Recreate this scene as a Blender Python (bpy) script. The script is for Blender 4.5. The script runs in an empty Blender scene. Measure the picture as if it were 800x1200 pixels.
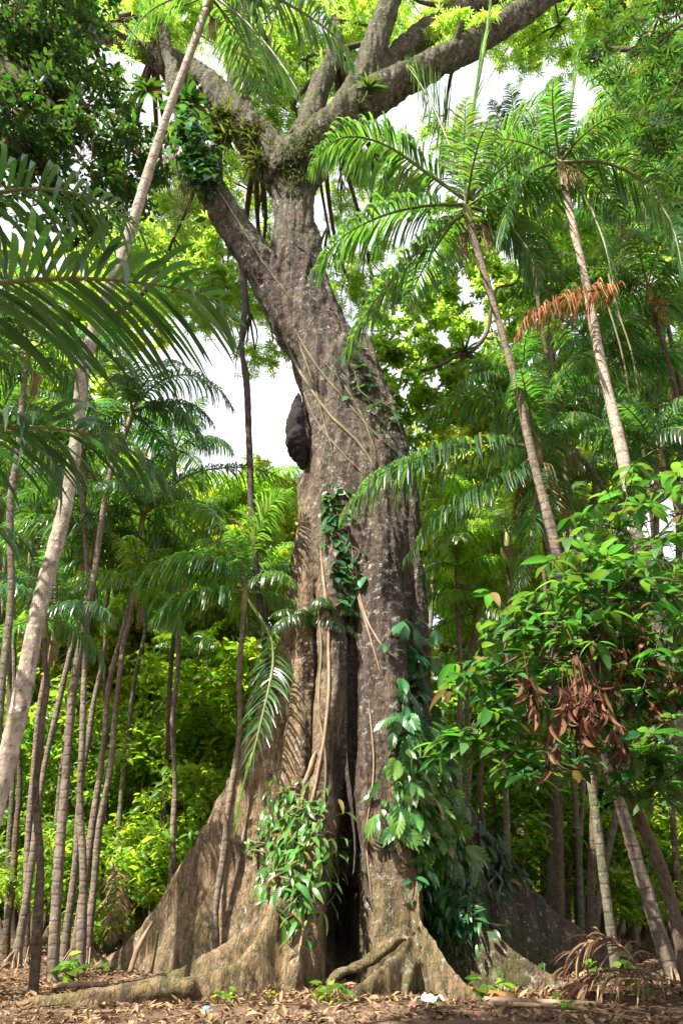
import bpy, math, random
import numpy as np
from mathutils import Vector, Matrix, noise
from mathutils.bvhtree import BVHTree

rng = np.random.default_rng(7)
random.seed(7)
scene = bpy.context.scene
COL = scene.collection
R = math.radians

# ------------------------------------------------------------------ camera
F = 800.0
PITCH = math.atan(450 / F)
CZ = 1.5
cp, sp = math.cos(PITCH), math.sin(PITCH)
cam = bpy.data.cameras.new('camera')
cam.sensor_fit = 'VERTICAL'; cam.sensor_height = 36; cam.sensor_width = 24
cam.lens = 36 * F / 1200
cam.clip_end = 2000; cam.clip_start = 0.05
camo = bpy.data.objects.new('camera', cam); COL.objects.link(camo)
camo.location = (0, 0, CZ); camo.rotation_euler = (math.pi / 2 + PITCH, 0, 0)
scene.camera = camo
CAM = np.array([0, 0, CZ])


def ray(px, py):
    u, v = (px - 400) / F, (600 - py) / F
    return np.array([u, cp - sp * v, sp + cp * v])


def P(px, py, Y):
    d = ray(px, py)
    return CAM + d * (Y / d[1])


def mpp(py, Y):                       # metres per photo pixel at that row and distance
    d = ray(400, py)
    return (Y / d[1]) / F


def ground_z(x, y):
    return 0.10 * math.sin(x * 0.23 + 1.3) * math.sin(y * 0.19) + 0.05 * math.sin(x * 0.9 + y * 0.6)


def G(px, Y):                         # ground point under that photo column
    z = 0.0
    d = None
    for _ in range(4):
        # axial depth of a ground point at distance Y
        t = Y * cp + (z - CZ) * sp
        x = (px - 400) / F * t
        z = ground_z(x, Y)
    return np.array([x, Y, z])


# ------------------------------------------------------------------ mesh helpers
class MB:
    def __init__(s):
        s.v = []; s.f4 = []; s.f3 = []; s.n = 0; s.m4 = []; s.m3 = []

    def add(s, v, f4=None, f3=None, mi=0):
        v = np.asarray(v, float).reshape(-1, 3)
        if f4 is not None and len(f4):
            a = np.asarray(f4, int).reshape(-1, 4) + s.n
            s.f4.append(a); s.m4.append(np.full(len(a), mi))
        if f3 is not None and len(f3):
            a = np.asarray(f3, int).reshape(-1, 3) + s.n
            s.f3.append(a); s.m3.append(np.full(len(a), mi))
        s.v.append(v); s.n += len(v)

    def mesh(s, name, mats, off=None, smooth=True):
        v = np.concatenate(s.v) if s.v else np.zeros((0, 3))
        if off is not None:
            v = v - np.asarray(off)
        f4 = np.concatenate(s.f4) if s.f4 else np.zeros((0, 4), int)
        f3 = np.concatenate(s.f3) if s.f3 else np.zeros((0, 3), int)
        me = bpy.data.meshes.new(name)
        me.vertices.add(len(v)); me.vertices.foreach_set('co', v.astype(np.float32).ravel())
        loops = np.concatenate([f4.ravel(), f3.ravel()]).astype(np.int32)
        me.loops.add(len(loops)); me.loops.foreach_set('vertex_index', loops)
        npoly = len(f4) + len(f3)
        me.polygons.add(npoly)
        st = np.concatenate([np.arange(len(f4)) * 4, len(f4) * 4 + np.arange(len(f3)) * 3]).astype(np.int32)
        me.polygons.foreach_set('loop_start', st)
        if not isinstance(mats, (list, tuple)):
            mats = [mats]
        for m in mats:
            me.materials.append(m)
        if len(mats) > 1:
            mi = np.concatenate(s.m4 + s.m3).astype(np.int32)
            me.polygons.foreach_set('material_index', mi)
        me.update(calc_edges=True); me.validate()
        if smooth:
            me.polygons.foreach_set('use_smooth', np.ones(len(me.polygons), bool))
        return me


def link(name, me, parent=None, loc=None):
    o = bpy.data.objects.new(name, me); COL.objects.link(o)
    if loc is not None:
        o.location = loc
    if parent is not None:
        o.parent = parent
    return o


def tag(o, label, cat=None, group=None, kind=None):
    if label: o['label'] = label
    if cat: o['category'] = cat
    if group: o['group'] = group
    if kind: o['kind'] = kind
    return o


def thing(name, label, cat, loc=(0, 0, 0), group=None):
    o = bpy.data.objects.new(name, None); COL.objects.link(o)
    o.location = loc; o.empty_display_size = 0.3
    return tag(o, label, cat, group)


def norm(a):
    return a / (np.linalg.norm(a, axis=-1, keepdims=True) + 1e-9)


def spline(pts, n):
    """Catmull-Rom through pts (any dimension), n samples."""
    p = np.asarray(pts, float)
    if len(p) == 2:
        t = np.linspace(0, 1, n)[:, None]
        return p[0] * (1 - t) + p[1] * t
    q = np.vstack([2 * p[0] - p[1], p, 2 * p[-1] - p[-2]])
    m = len(p) - 1
    out = []
    for t in np.linspace(0, m, n):
        i = min(int(t), m - 1); u = t - i
        a, b, c, d = q[i], q[i + 1], q[i + 2], q[i + 3]
        out.append(0.5 * (2 * b + (c - a) * u + (2 * a - 5 * b + 4 * c - d) * u * u + (3 * b - a - 3 * c + d) * u ** 3))
    return np.array(out)


def tube(mb, pts, rad, k=8, n=None, mi=0, flat=1.0, wob=0.0, caps=True):
    """Tapered tube through pts; rad per point."""
    p = np.asarray(pts, float); r = np.broadcast_to(np.asarray(rad, float), (len(p),))
    if n:
        pr = spline(np.column_stack([p, r]), n); p, r = pr[:, :3], np.maximum(pr[:, 3], 1e-4)
    T = norm(np.gradient(p, axis=0))
    ref = np.array([0.0, -1, 0]) if abs(T[:, 1]).max() < 0.9 else np.array([1.0, 0, 0])
    A = norm(np.cross(T, ref)); B = np.cross(T, A)
    ang = np.linspace(0, 2 * math.pi, k, endpoint=False)
    ca, sa = np.cos(ang), np.sin(ang)
    rr = r[:, None] * np.ones(k)
    if wob:
        rr = rr * (1 + wob * rng.normal(size=rr.shape))
    v = p[:, None, :] + rr[..., None] * (A[:, None, :] * ca[None, :, None] + B[:, None, :] * sa[None, :, None] * flat)
    m = len(p)
    i, j = np.meshgrid(np.arange(m - 1), np.arange(k), indexing='ij')
    j2 = (j + 1) % k
    f = np.stack([i * k + j, i * k + j2, (i + 1) * k + j2, (i + 1) * k + j], -1).reshape(-1, 4)
    v = v.reshape(-1, 3)
    f3 = None
    if caps:
        v = np.vstack([v, p[0], p[-1]])
        a = np.arange(k); b = (a + 1) % k
        f3 = np.vstack([np.stack([b, a, np.full(k, m * k)], -1), np.stack([(m - 1) * k + a, (m - 1) * k + b, np.full(k, m * k + 1)], -1)])
    mb.add(v, f, f3, mi)


def instance(mb, tv, f4, f3, pos, nrm, scale, yaw=None, fwd=None, mi=0):
    """Scatter template tv: local z along nrm, local x along yaw / fwd."""
    n = len(pos)
    Z = norm(np.asarray(nrm, float))
    if fwd is None:
        yaw = rng.uniform(0, 2 * math.pi, n) if yaw is None else yaw
        fwd = np.stack([np.cos(yaw), np.sin(yaw), np.zeros(n)], -1)
    X = fwd - Z * (fwd * Z).sum(-1, keepdims=True)
    X = norm(X); Y_ = np.cross(Z, X)
    s = np.broadcast_to(np.asarray(scale, float), (n,))[:, None, None]
    V = pos[:, None, :] + s * (tv[None, :, 0:1] * X[:, None] + tv[None, :, 1:2] * Y_[:, None] + tv[None, :, 2:3] * Z[:, None])
    k = len(tv); offs = (np.arange(n) * k)[:, None, None]
    F4 = (np.asarray(f4)[None] + offs).reshape(-1, 4) if f4 is not None and len(f4) else None
    F3 = (np.asarray(f3)[None] + offs).reshape(-1, 3) if f3 is not None and len(f3) else None
    mb.add(V.reshape(-1, 3), F4, F3, mi)


# ------------------------------------------------------------------ leaf templates
def leaf_template(w=0.32, st=4, droop=0.25, fold=0.25, acum=1.0):
    """One leaf of length 1 along +x: a folded, drooping blade with a pointed tip."""
    v = []; f4 = []; f3 = []
    ts = np.linspace(0, 1, st + 1)
    v.append((0, 0, 0))
    for t in ts[1:-1]:
        hw = w * 0.5 * math.sin(math.pi * t ** 0.8) ** 0.75
        z = -droop * t * t
        v += [(t, -hw, z + fold * hw), (t, 0, z), (t, hw, z + fold * hw)]
    v.append((1, 0, -droop * 1.1))
    m = st - 1
    f3 += [(0, 1, 2), (0, 2, 3)]
    for i in range(m - 1):
        a = 1 + i * 3; b = a + 3
        f4 += [(a, b, b + 1, a + 1), (a + 1, b + 1, b + 2, a + 2)]
    a = 1 + (m - 1) * 3; tip = len(v) - 1
    f3 += [(a, tip, a + 1), (a + 1, tip, a + 2)]
    return np.array(v, float), np.array(f4).reshape(-1, 4), np.array(f3).reshape(-1, 3)


def cluster_template(n, lw, r0=0.05, spread=1.0, droop=0.3, seed=0, st=3, twig=0.0):
    """A whorl or twig of n leaves as one template of unit reach."""
    g = np.random.default_rng(seed)
    lv, l4, l3 = leaf_template(lw, st, droop, 0.3)
    V = []; A4 = []; A3 = []; o = 0
    for i in range(n):
        a = 2.4 * i + g.normal() * 0.3
        el = g.uniform(-0.35, 0.55) * spread
        d = np.array([math.cos(a) * math.cos(el), math.sin(a) * math.cos(el), math.sin(el)])
        z = norm(np.array([0, 0, 1.0]) + g.normal(size=3) * 0.35); z = norm(z - d * (z @ d)); y = np.cross(z, d)
        L = g.uniform(0.7, 1.15) * (1 - twig * 0.3)
        base = d * r0 + np.array([0, 0, twig * (i / n - 0.5)])
        V.append(base + L * (lv[:, :1] * d + lv[:, 1:2] * y + lv[:, 2:] * z))
        if len(l4): A4.append(l4 + o)
        A3.append(l3 + o); o += len(lv)
    return np.vstack(V), (np.vstack(A4) if A4 else None), np.vstack(A3)


def palmate_template(n=7, lw=0.3, seed=0):
    """A hand-shaped leaf: n leaflets from one point, drooping a little."""
    g = np.random.default_rng(seed)
    V = []; A3 = []; o = 0
    for i in range(n):
        a = (i - (n - 1) / 2) * (5.2 / n) + g.normal() * 0.08
        L = 0.75 + 0.3 * math.cos(a / 2)
        c, s = math.cos(a), math.sin(a)
        d = g.uniform(0.05, 0.3)
        pts = np.array([(0, 0, 0), (0.5, -lw / 2, -d * .2), (0.5, lw / 2, -d * .2), (1, 0, -d)]) * [L, L * .7, L]
        V.append(np.column_stack([pts[:, 0] * c - pts[:, 1] * s, pts[:, 0] * s + pts[:, 1] * c, pts[:, 2]]))
        A3 += [(o, o + 1, o + 2), (o + 1, o + 3, o + 2)]; o += 4
    return np.vstack(V), None, np.array(A3)


def split_leaf_template(n=6, w=0.8, cut=0.40):
    """A big climbing-aroid leaf: a wide blade whose outer part is cut into forward-swept lobes."""
    V = []; A4 = []
    ts = np.linspace(0, 1, n + 1)
    V += [(t, 0, 0.02 - 0.38 * t * t) for t in ts]
    def hw(t): return 0.5 * w * (math.sin(math.pi * min(1, t * 0.80 + 0.16)) ** 0.65)
    for s in (-1, 1):
        b0 = len(V)
        for t in ts:
            V.append((t + .10 * (1 - t), s * hw(t) * cut, 0.07 - 0.38 * t * t))
        for i in range(n):
            q = (i, i + 1, b0 + i + 1, b0 + i)
            A4.append(q if s > 0 else q[::-1])
            b = len(V); ta, tb_ = ts[i], ts[i + 1]; d = (tb_ - ta)
            V += [(ta + .10 + .16, s * hw(ta + d * .2), 0.0 - 0.40 * ta * ta), (ta + .10 + .16 + d * .55, s * hw(ta + d * .6) * .94, -.02 - 0.40 * tb_ * tb_)]
            e = len(V); V.append((V[b0 + i + 1][0] - d * .12, V[b0 + i + 1][1], V[b0 + i + 1][2]))
            q = (b0 + i, e, b + 1, b)
            A4.append(q if s > 0 else q[::-1])
    return np.array(V, float), np.array(A4), None


# ------------------------------------------------------------------ materials
def new_mat(name):
    m = bpy.data.materials.new(name); m.use_nodes = True
    nt = m.node_tree; nt.nodes.clear()
    return m, nt, nt.nodes, nt.links


def leaf_mat(name, col, tcol, rough=0.4, trans=0.4, hv=0.04, vv=0.5, spec=0.5, obj_tint=False, dry=0.0, brown=0.0):
    m, nt, N, L = new_mat(name)
    out = N.new('ShaderNodeOutputMaterial')
    geo = N.new('ShaderNodeNewGeometry'); oi = N.new('ShaderNodeObjectInfo')
    add = N.new('ShaderNodeMath'); add.operation = 'ADD'
    sc_ = N.new('ShaderNodeMath'); sc_.operation = 'MULTIPLY'; sc_.inputs[1].default_value = 0.6
    fr = N.new('ShaderNodeMath'); fr.operation = 'FRACT'
    L.new(oi.outputs['Random'], sc_.inputs[0]); L.new(geo.outputs['Random Per Island'], add.inputs[0]); L.new(sc_.outputs[0], add.inputs[1]); L.new(add.outputs[0], fr.inputs[0])
    hm = N.new('ShaderNodeMapRange'); hm.inputs['To Min'].default_value = 0.5 - hv; hm.inputs['To Max'].default_value = 0.5 + hv
    L.new(fr.outputs[0], hm.inputs['Value'])
    m7 = N.new('ShaderNodeMath'); m7.operation = 'MULTIPLY'; m7.inputs[1].default_value = 7.31
    f7 = N.new('ShaderNodeMath'); f7.operation = 'FRACT'
    L.new(fr.outputs[0], m7.inputs[0]); L.new(m7.outputs[0], f7.inputs[0])
    vm = N.new('ShaderNodeMapRange'); vm.inputs['To Min'].default_value = 1 - vv; vm.inputs['To Max'].default_value = 1 + vv
    L.new(f7.outputs[0], vm.inputs['Value'])
    cols = []
    for c in (col, tcol):
        h = N.new('ShaderNodeHueSaturation'); h.inputs['Color'].default_value = (*c, 1)
        L.new(hm.outputs[0], h.inputs['Hue']); L.new(vm.outputs[0], h.inputs['Value'])
        o = h.outputs[0]
        if obj_tint:
            mx = N.new('ShaderNodeMix'); mx.data_type = 'RGBA'; mx.blend_type = 'MULTIPLY'; mx.inputs[0].default_value = 1
            L.new(o, mx.inputs[6]); L.new(oi.outputs['Color'], mx.inputs[7]); o = mx.outputs[2]
        if dry:
            tc = N.new('ShaderNodeTexCoord'); nz = N.new('ShaderNodeTexNoise'); nz.inputs['Scale'].default_value = 3
            L.new(tc.outputs['Object'], nz.inputs['Vector'])
            cr = N.new('ShaderNodeMapRange'); cr.inputs['From Min'].default_value = 0.62; cr.inputs['From Max'].default_value = 0.72; cr.inputs['To Max'].default_value = dry
            L.new(nz.outputs['Fac'], cr.inputs['Value'])
            mx = N.new('ShaderNodeMix'); mx.data_type = 'RGBA'; L.new(cr.outputs[0], mx.inputs[0]); L.new(o, mx.inputs[6]); mx.inputs[7].default_value = (.2, .15, .04, 1); o = mx.outputs[2]
        if brown:
            gt = N.new('ShaderNodeMath'); gt.operation = 'LESS_THAN'; gt.inputs[1].default_value = brown; L.new(geo.outputs['Random Per Island'], gt.inputs[0])
            mx = N.new('ShaderNodeMix'); mx.data_type = 'RGBA'; L.new(gt.outputs[0], mx.inputs[0]); L.new(o, mx.inputs[6]); mx.inputs[7].default_value = (.24, .17, .06, 1); o = mx.outputs[2]
        cols.append(o)
    p = N.new('ShaderNodeBsdfPrincipled'); p.inputs['Roughness'].default_value = rough; p.inputs['Specular IOR Level'].default_value = spec
    L.new(cols[0], p.inputs['Base Color'])
    t = N.new('ShaderNodeBsdfTranslucent'); L.new(cols[1], t.inputs['Color'])
    mix = N.new('ShaderNodeMixShader'); mix.inputs[0].default_value = trans
    L.new(p.outputs[0], mix.inputs[1]); L.new(t.outputs[0], mix.inputs[2]); L.new(mix.outputs[0], out.inputs[0])
    return m


def bark_mat(name, dark, mid, pale, scale=1.0, lichen=0.35, moss=0.0, rings=0.0, bump=0.6, stretch=0.35, mossz=None, zones=False):
    m, nt, N, L = new_mat(name)
    out = N.new('ShaderNodeOutputMaterial'); p = N.new('ShaderNodeBsdfPrincipled'); p.inputs['Roughness'].default_value = 0.9; p.inputs['Specular IOR Level'].default_value = 0.2
    L.new(p.outputs[0], out.inputs[0])
    tc = N.new('ShaderNodeTexCoord'); mp = N.new('ShaderNodeMapping'); mp.inputs['Scale'].default_value = (scale, scale, scale * stretch)
    L.new(tc.outputs['Object'], mp.inputs[0])

    def noise_(s, d=6, src=mp, r=0.6):
        n = N.new('ShaderNodeTexNoise'); n.inputs['Scale'].default_value = s; n.inputs['Detail'].default_value = d; n.inputs['Roughness'].default_value = r
        L.new(src.outputs[0] if src is mp else src, n.inputs['Vector']); return n.outputs['Fac']

    def ramp(fac, a, b, lo=0.0, hi=1.0):
        r = N.new('ShaderNodeMapRange'); r.inputs['From Min'].default_value = a; r.inputs['From Max'].default_value = b; r.inputs['To Min'].default_value = lo; r.inputs['To Max'].default_value = hi
        L.new(fac, r.inputs['Value']); return r.outputs[0]

    def mixc(fac, a, b):
        x = N.new('ShaderNodeMix'); x.data_type = 'RGBA'
        L.new(fac, x.inputs[0])
        for s, i in ((a, 6), (b, 7)):
            if isinstance(s, tuple): x.inputs[i].default_value = (*s, 1)
            else: L.new(s, x.inputs[i])
        return x.outputs[2]

    def mul(a, b):
        x = N.new('ShaderNodeMath'); x.operation = 'MULTIPLY'; L.new(a, x.inputs[0])
        if isinstance(b, float): x.inputs[1].default_value = b
        else: L.new(b, x.inputs[1])
        return x.outputs[0]
    n1 = noise_(1.7, 8); n2 = noise_(6.5, 8); n3 = noise_(22, 5)
    c = mixc(ramp(n1, 0.3, 0.7), dark, mid)
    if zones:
        # bark tone by place: tan roots with sunlight painted in, darker middle columns, grey aloft
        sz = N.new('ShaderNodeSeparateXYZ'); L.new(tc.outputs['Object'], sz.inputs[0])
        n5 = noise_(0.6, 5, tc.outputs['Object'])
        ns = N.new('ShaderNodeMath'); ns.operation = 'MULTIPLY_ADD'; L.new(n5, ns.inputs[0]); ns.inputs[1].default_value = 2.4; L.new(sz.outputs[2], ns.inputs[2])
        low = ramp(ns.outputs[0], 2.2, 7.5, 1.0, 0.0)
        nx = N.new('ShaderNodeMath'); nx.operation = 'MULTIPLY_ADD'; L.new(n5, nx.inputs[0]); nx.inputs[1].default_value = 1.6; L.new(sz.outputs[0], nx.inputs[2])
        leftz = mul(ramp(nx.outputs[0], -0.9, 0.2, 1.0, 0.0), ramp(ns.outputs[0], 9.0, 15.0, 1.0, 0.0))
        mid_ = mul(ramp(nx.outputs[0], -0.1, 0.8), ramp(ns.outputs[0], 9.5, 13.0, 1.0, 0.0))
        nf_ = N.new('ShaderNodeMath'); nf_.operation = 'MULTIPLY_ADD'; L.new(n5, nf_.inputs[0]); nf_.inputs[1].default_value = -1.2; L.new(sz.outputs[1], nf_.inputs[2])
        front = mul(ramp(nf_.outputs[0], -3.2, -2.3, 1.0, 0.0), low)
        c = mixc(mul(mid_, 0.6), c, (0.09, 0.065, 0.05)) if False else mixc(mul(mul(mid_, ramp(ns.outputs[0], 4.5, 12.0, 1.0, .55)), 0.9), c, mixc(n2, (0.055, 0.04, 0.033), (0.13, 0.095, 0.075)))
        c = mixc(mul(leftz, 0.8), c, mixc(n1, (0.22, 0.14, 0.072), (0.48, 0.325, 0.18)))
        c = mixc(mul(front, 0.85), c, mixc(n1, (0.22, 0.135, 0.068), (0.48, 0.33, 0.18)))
    c = mixc(ramp(n2, 0.48, 0.72, 0, .85), c, tuple(x * 0.35 for x in dark))
    if zones:
        # dark weathering streaks down the bark, and fine cracks
        mp2 = N.new('ShaderNodeMapping'); mp2.inputs['Scale'].default_value = (3.2, 3.2, 0.22); L.new(tc.outputs['Object'], mp2.inputs[0])
        st_ = noise_(1.0, 6, mp2.outputs[0], .65)
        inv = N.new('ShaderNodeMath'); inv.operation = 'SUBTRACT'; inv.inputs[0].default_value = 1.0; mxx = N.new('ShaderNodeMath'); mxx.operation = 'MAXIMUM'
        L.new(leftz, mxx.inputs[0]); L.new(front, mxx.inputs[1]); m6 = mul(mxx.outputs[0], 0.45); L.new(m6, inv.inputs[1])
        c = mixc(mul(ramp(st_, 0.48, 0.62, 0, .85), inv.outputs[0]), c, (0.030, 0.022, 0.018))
        vo = N.new('ShaderNodeTexVoronoi'); vo.feature = 'DISTANCE_TO_EDGE'; vo.inputs['Scale'].default_value = 4.5
        mp3 = N.new('ShaderNodeMapping'); mp3.inputs['Scale'].default_value = (1.5, 1.5, .55); L.new(tc.outputs['Object'], mp3.inputs[0])
        dn = N.new('ShaderNodeTexNoise'); dn.inputs['Scale'].default_value = 3; dn.inputs['Detail'].default_value = 5; L.new(mp3.outputs[0], dn.inputs['Vector'])
        va = N.new('ShaderNodeMix'); va.data_type = 'RGBA'; va.inputs[0].default_value = .35; L.new(mp3.outputs[0], va.inputs[6]); L.new(dn.outputs['Color'], va.inputs[7]); L.new(va.outputs[2], vo.inputs['Vector'])
        crack = ramp(vo.outputs['Distance'], 0.0, 0.05, 1.0, 0.0)
        c = mixc(mul(crack, .75), c, (0.022, 0.016, 0.013))
        gr = noise_(48, 4, tc.outputs['Object'], .7)
        c = mixc(ramp(gr, .50, .68, 0, .55), c, (0.035, 0.026, 0.02))
        c = mixc(ramp(gr, .30, .42, .4, 0), c, (0.40, 0.34, 0.26))
        low_dark = mul(ramp(sz.outputs[2], 0.05, 0.7, 1.0, 0.0), ramp(n2, .4, .6))  # bark gets darker in patches towards the ground
        c = mixc(mul(low_dark, .7), c, (0.045, 0.035, 0.02))
    # lichen blotches
    v = N.new('ShaderNodeTexNoise'); v.inputs['Scale'].default_value = 5.5 * scale; v.inputs['Detail'].default_value = 9; v.inputs['Roughness'].default_value = 0.8
    L.new(tc.outputs['Object'], v.inputs['Vector'])
    vl = N.new('ShaderNodeTexNoise'); vl.inputs['Scale'].default_value = 0.9 * scale; vl.inputs['Detail'].default_value = 3
    L.new(tc.outputs['Object'], vl.inputs['Vector'])
    c = mixc(mul(mul(ramp(v.outputs['Fac'], 0.55, 0.62), ramp(vl.outputs['Fac'], .38, .58, .25, 1.0)), lichen), c, pale)
    vd = N.new('ShaderNodeTexNoise'); vd.inputs['Scale'].default_value = 3.1 * scale; vd.inputs['Detail'].default_value = 9; vd.inputs['Roughness'].default_value = 0.75
    L.new(tc.outputs['Object'], vd.inputs['Vector'])
    c = mixc(ramp(vd.outputs['Fac'], 0.58, 0.66, 0, .75), c, tuple(x * 0.4 for x in dark))
    hgt = n2
    if rings:
        w = N.new('ShaderNodeTexWave'); w.wave_type = 'BANDS'; w.bands_direction = 'Z'; w.inputs['Scale'].default_value = rings; w.inputs['Distortion'].default_value = 3.0; w.inputs['Detail'].default_value = 2; w.inputs['Detail Scale'].default_value = 1.5
        L.new(tc.outputs['Object'], w.inputs['Vector'])
        c = mixc(mul(ramp(w.outputs['Fac'], 0.80, 0.97, 0, 0.34), ramp(n1, .35, .6)), c, tuple(x * 0.5 for x in dark))
        ad = N.new('ShaderNodeMath'); ad.operation = 'SUBTRACT'; L.new(hgt, ad.inputs[0]); L.new(ramp(w.outputs['Fac'], .8, .97, 0, .35), ad.inputs[1]); hgt = ad.outputs[0]
    if moss:
        n4 = noise_(1.1, 7, tc.outputs['Object'], 0.7)
        fac = ramp(n4, 0.50, 0.66, 0, moss)
        if mossz:
            sx = N.new('ShaderNodeSeparateXYZ'); L.new(tc.outputs['Object'], sx.inputs[0])
            ge = N.new('ShaderNodeNewGeometry'); sn = N.new('ShaderNodeSeparateXYZ'); L.new(ge.outputs['Normal'], sn.inputs[0])
            hi_ = ramp(sx.outputs[2], mossz[0], mossz[1])
            lo_ = ramp(sx.outputs[2], 0.0, mossz[2], 0.55, 0.0)
            up_ = ramp(sn.outputs[2], -0.2, 0.4, 0.45, 1.0)
            s1 = N.new('ShaderNodeMath'); s1.operation = 'MAXIMUM'; L.new(mul(hi_, up_), s1.inputs[0]); L.new(lo_, s1.inputs[1])
            fac = mul(ramp(n4, 0.40, 0.60, 0, moss), s1.outputs[0])
        c = mixc(fac, c, mixc(n3, (0.035, 0.05, 0.01), (0.13, 0.15, 0.03)))
    L.new(c, p.inputs['Base Color'])
    b1 = N.new('ShaderNodeBump'); b1.inputs['Strength'].default_value = bump; b1.inputs['Distance'].default_value = 0.20 / scale
    L.new(hgt, b1.inputs['Height'])
    b2 = N.new('ShaderNodeBump'); b2.inputs['Strength'].default_value = bump; b2.inputs['Distance'].default_value = 0.05 / scale
    L.new(n3, b2.inputs['Height']); L.new(b1.outputs[0], b2.inputs['Normal']); L.new(b2.outputs[0], p.inputs['Normal'])
    return m


def plain_mat(name, a, b, scale=8.0, rough=0.8, island=False, bump=0.3):
    m, nt, N, L = new_mat(name)
    out = N.new('ShaderNodeOutputMaterial'); p = N.new('ShaderNodeBsdfPrincipled'); p.inputs['Roughness'].default_value = rough; p.inputs['Specular IOR Level'].default_value = 0.3
    L.new(p.outputs[0], out.inputs[0])
    x = N.new('ShaderNodeMix'); x.data_type = 'RGBA'; x.inputs[6].default_value = (*a, 1); x.inputs[7].default_value = (*b, 1)
    tc = N.new('ShaderNodeTexCoord'); n = N.new('ShaderNodeTexNoise'); n.inputs['Scale'].default_value = scale; n.inputs['Detail'].default_value = 6
    L.new(tc.outputs['Object'], n.inputs['Vector'])
    if island:
        g = N.new('ShaderNodeNewGeometry'); L.new(g.outputs['Random Per Island'], x.inputs[0])
    else:
        r = N.new('ShaderNodeMapRange'); r.inputs['From Min'].default_value = 0.3; r.inputs['From Max'].default_value = 0.7; L.new(n.outputs['Fac'], r.inputs['Value']); L.new(r.outputs[0], x.inputs[0])
    L.new(x.outputs[2], p.inputs['Base Color'])
    b_ = N.new('ShaderNodeBump'); b_.inputs['Strength'].default_value = bump; b_.inputs['Distance'].default_value = 0.03
    L.new(n.outputs['Fac'], b_.inputs['Height']); L.new(b_.outputs[0], p.inputs['Normal'])
    return m


M = {}
M['palm'] = leaf_mat('palm_leaf', (0.040, 0.105, 0.038), (0.20, 0.44, 0.04), rough=0.30, trans=0.42, hv=0.022, vv=0.4, spec=0.8, obj_tint=True, brown=.03)
M['rachis'] = plain_mat('palm_rachis', (0.10, 0.14, 0.04), (0.20, 0.20, 0.07), 6, 0.5)
M['deadfrond'] = leaf_mat('dead_palm_leaf', (0.25, 0.115, 0.045), (0.40, 0.16, 0.04), rough=0.7, trans=0.3, hv=0.03, vv=0.6, spec=0.2)
M['dryfrond'] = leaf_mat('dry_fallen_leaf', (0.20, 0.12, 0.07), (0.2, 0.1, 0.04), rough=0.8, trans=0.1, hv=0.02, vv=0.5, spec=0.2)
M['kapokleaf'] = leaf_mat('kapok_leaf', (0.11, 0.20, 0.028), (0.46, 0.70, 0.07), rough=0.5, trans=0.62, hv=0.035, vv=0.4)
M['limeleaf'] = leaf_mat('lime_leaf', (0.12, 0.22, 0.028), (0.55, 0.74, 0.07), rough=0.45, trans=0.6, hv=0.03, vv=0.5, obj_tint=True, brown=.025)
M['darkleaf'] = leaf_mat('dark_leaf', (0.025, 0.065, 0.02), (0.10, 0.24, 0.02), rough=0.4, trans=0.35, hv=0.03, vv=0.5, obj_tint=True, brown=.025)
M['bush'] = leaf_mat('bush_leaf', (0.095, 0.20, 0.028), (0.42, 0.66, 0.055), rough=0.42, trans=0.52, hv=0.03, vv=0.5, obj_tint=True, brown=.025)
M['cacao'] = leaf_mat('broad_leaf', (0.045, 0.13, 0.035), (0.19, 0.44, 0.04), rough=0.42, trans=0.38, hv=0.035, vv=0.45, spec=0.35, dry=0.35, brown=.025)
M['aroid'] = leaf_mat('climber_leaf', (0.085, 0.20, 0.04), (0.26, 0.50, 0.05), rough=0.3, trans=0.3, hv=0.03, vv=0.45, spec=0.6, brown=.05)
M['ivy'] = leaf_mat('small_climber_leaf', (0.035, 0.12, 0.035), (0.12, 0.32, 0.04), rough=0.35, trans=0.3, hv=0.03, vv=0.5)
M['fern'] = leaf_mat('fern_leaf', (0.04, 0.09, 0.02), (0.16, 0.3, 0.03), rough=0.5, trans=0.35, hv=0.03, vv=0.4)
M['moss'] = leaf_mat('hanging_moss', (0.06, 0.085, 0.018), (0.16, 0.2, 0.03), rough=0.8, trans=0.35, hv=0.03, vv=0.5, spec=0.1)
M['deadleaf'] = leaf_mat('withered_leaf', (0.125, 0.058, 0.03), (0.2, 0.07, 0.02), rough=0.75, trans=0.15, hv=0.035, vv=0.75, spec=0.25)
M['litter'] = leaf_mat('leaf_litter', (0.21, 0.13, 0.068), (0.2, 0.1, 0.04), rough=0.65, trans=0.08, hv=0.03, vv=0.8, spec=0.3)
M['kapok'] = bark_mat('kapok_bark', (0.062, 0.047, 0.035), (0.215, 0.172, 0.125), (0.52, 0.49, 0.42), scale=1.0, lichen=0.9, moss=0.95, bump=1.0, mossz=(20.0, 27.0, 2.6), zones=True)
M['palmbark'] = bark_mat('palm_bark', (0.12, 0.09, 0.065), (0.25, 0.20, 0.145), (0.45, 0.42, 0.35), scale=2.2, lichen=0.7, rings=1.3, bump=0.4)
M['palebark'] = bark_mat('pale_palm_bark', (0.20, 0.155, 0.11), (0.48, 0.41, 0.31), (0.74, 0.70, 0.62), scale=3.0, lichen=1.0, rings=.9, bump=0.4, stretch=0.8)
M['brownbark'] = bark_mat('brown_palm_bark', (0.06, 0.046, 0.03), (0.15, 0.11, 0.068), (0.30, 0.25, 0.18), scale=2.2, lichen=0.5, rings=1.5, bump=0.4)
M['greybark'] = bark_mat('grey_palm_bark', (0.085, 0.075, 0.05), (0.19, 0.165, 0.11), (0.42, 0.42, 0.34), scale=2.2, lichen=0.9, moss=0.5, rings=1.2, bump=0.4)
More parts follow.
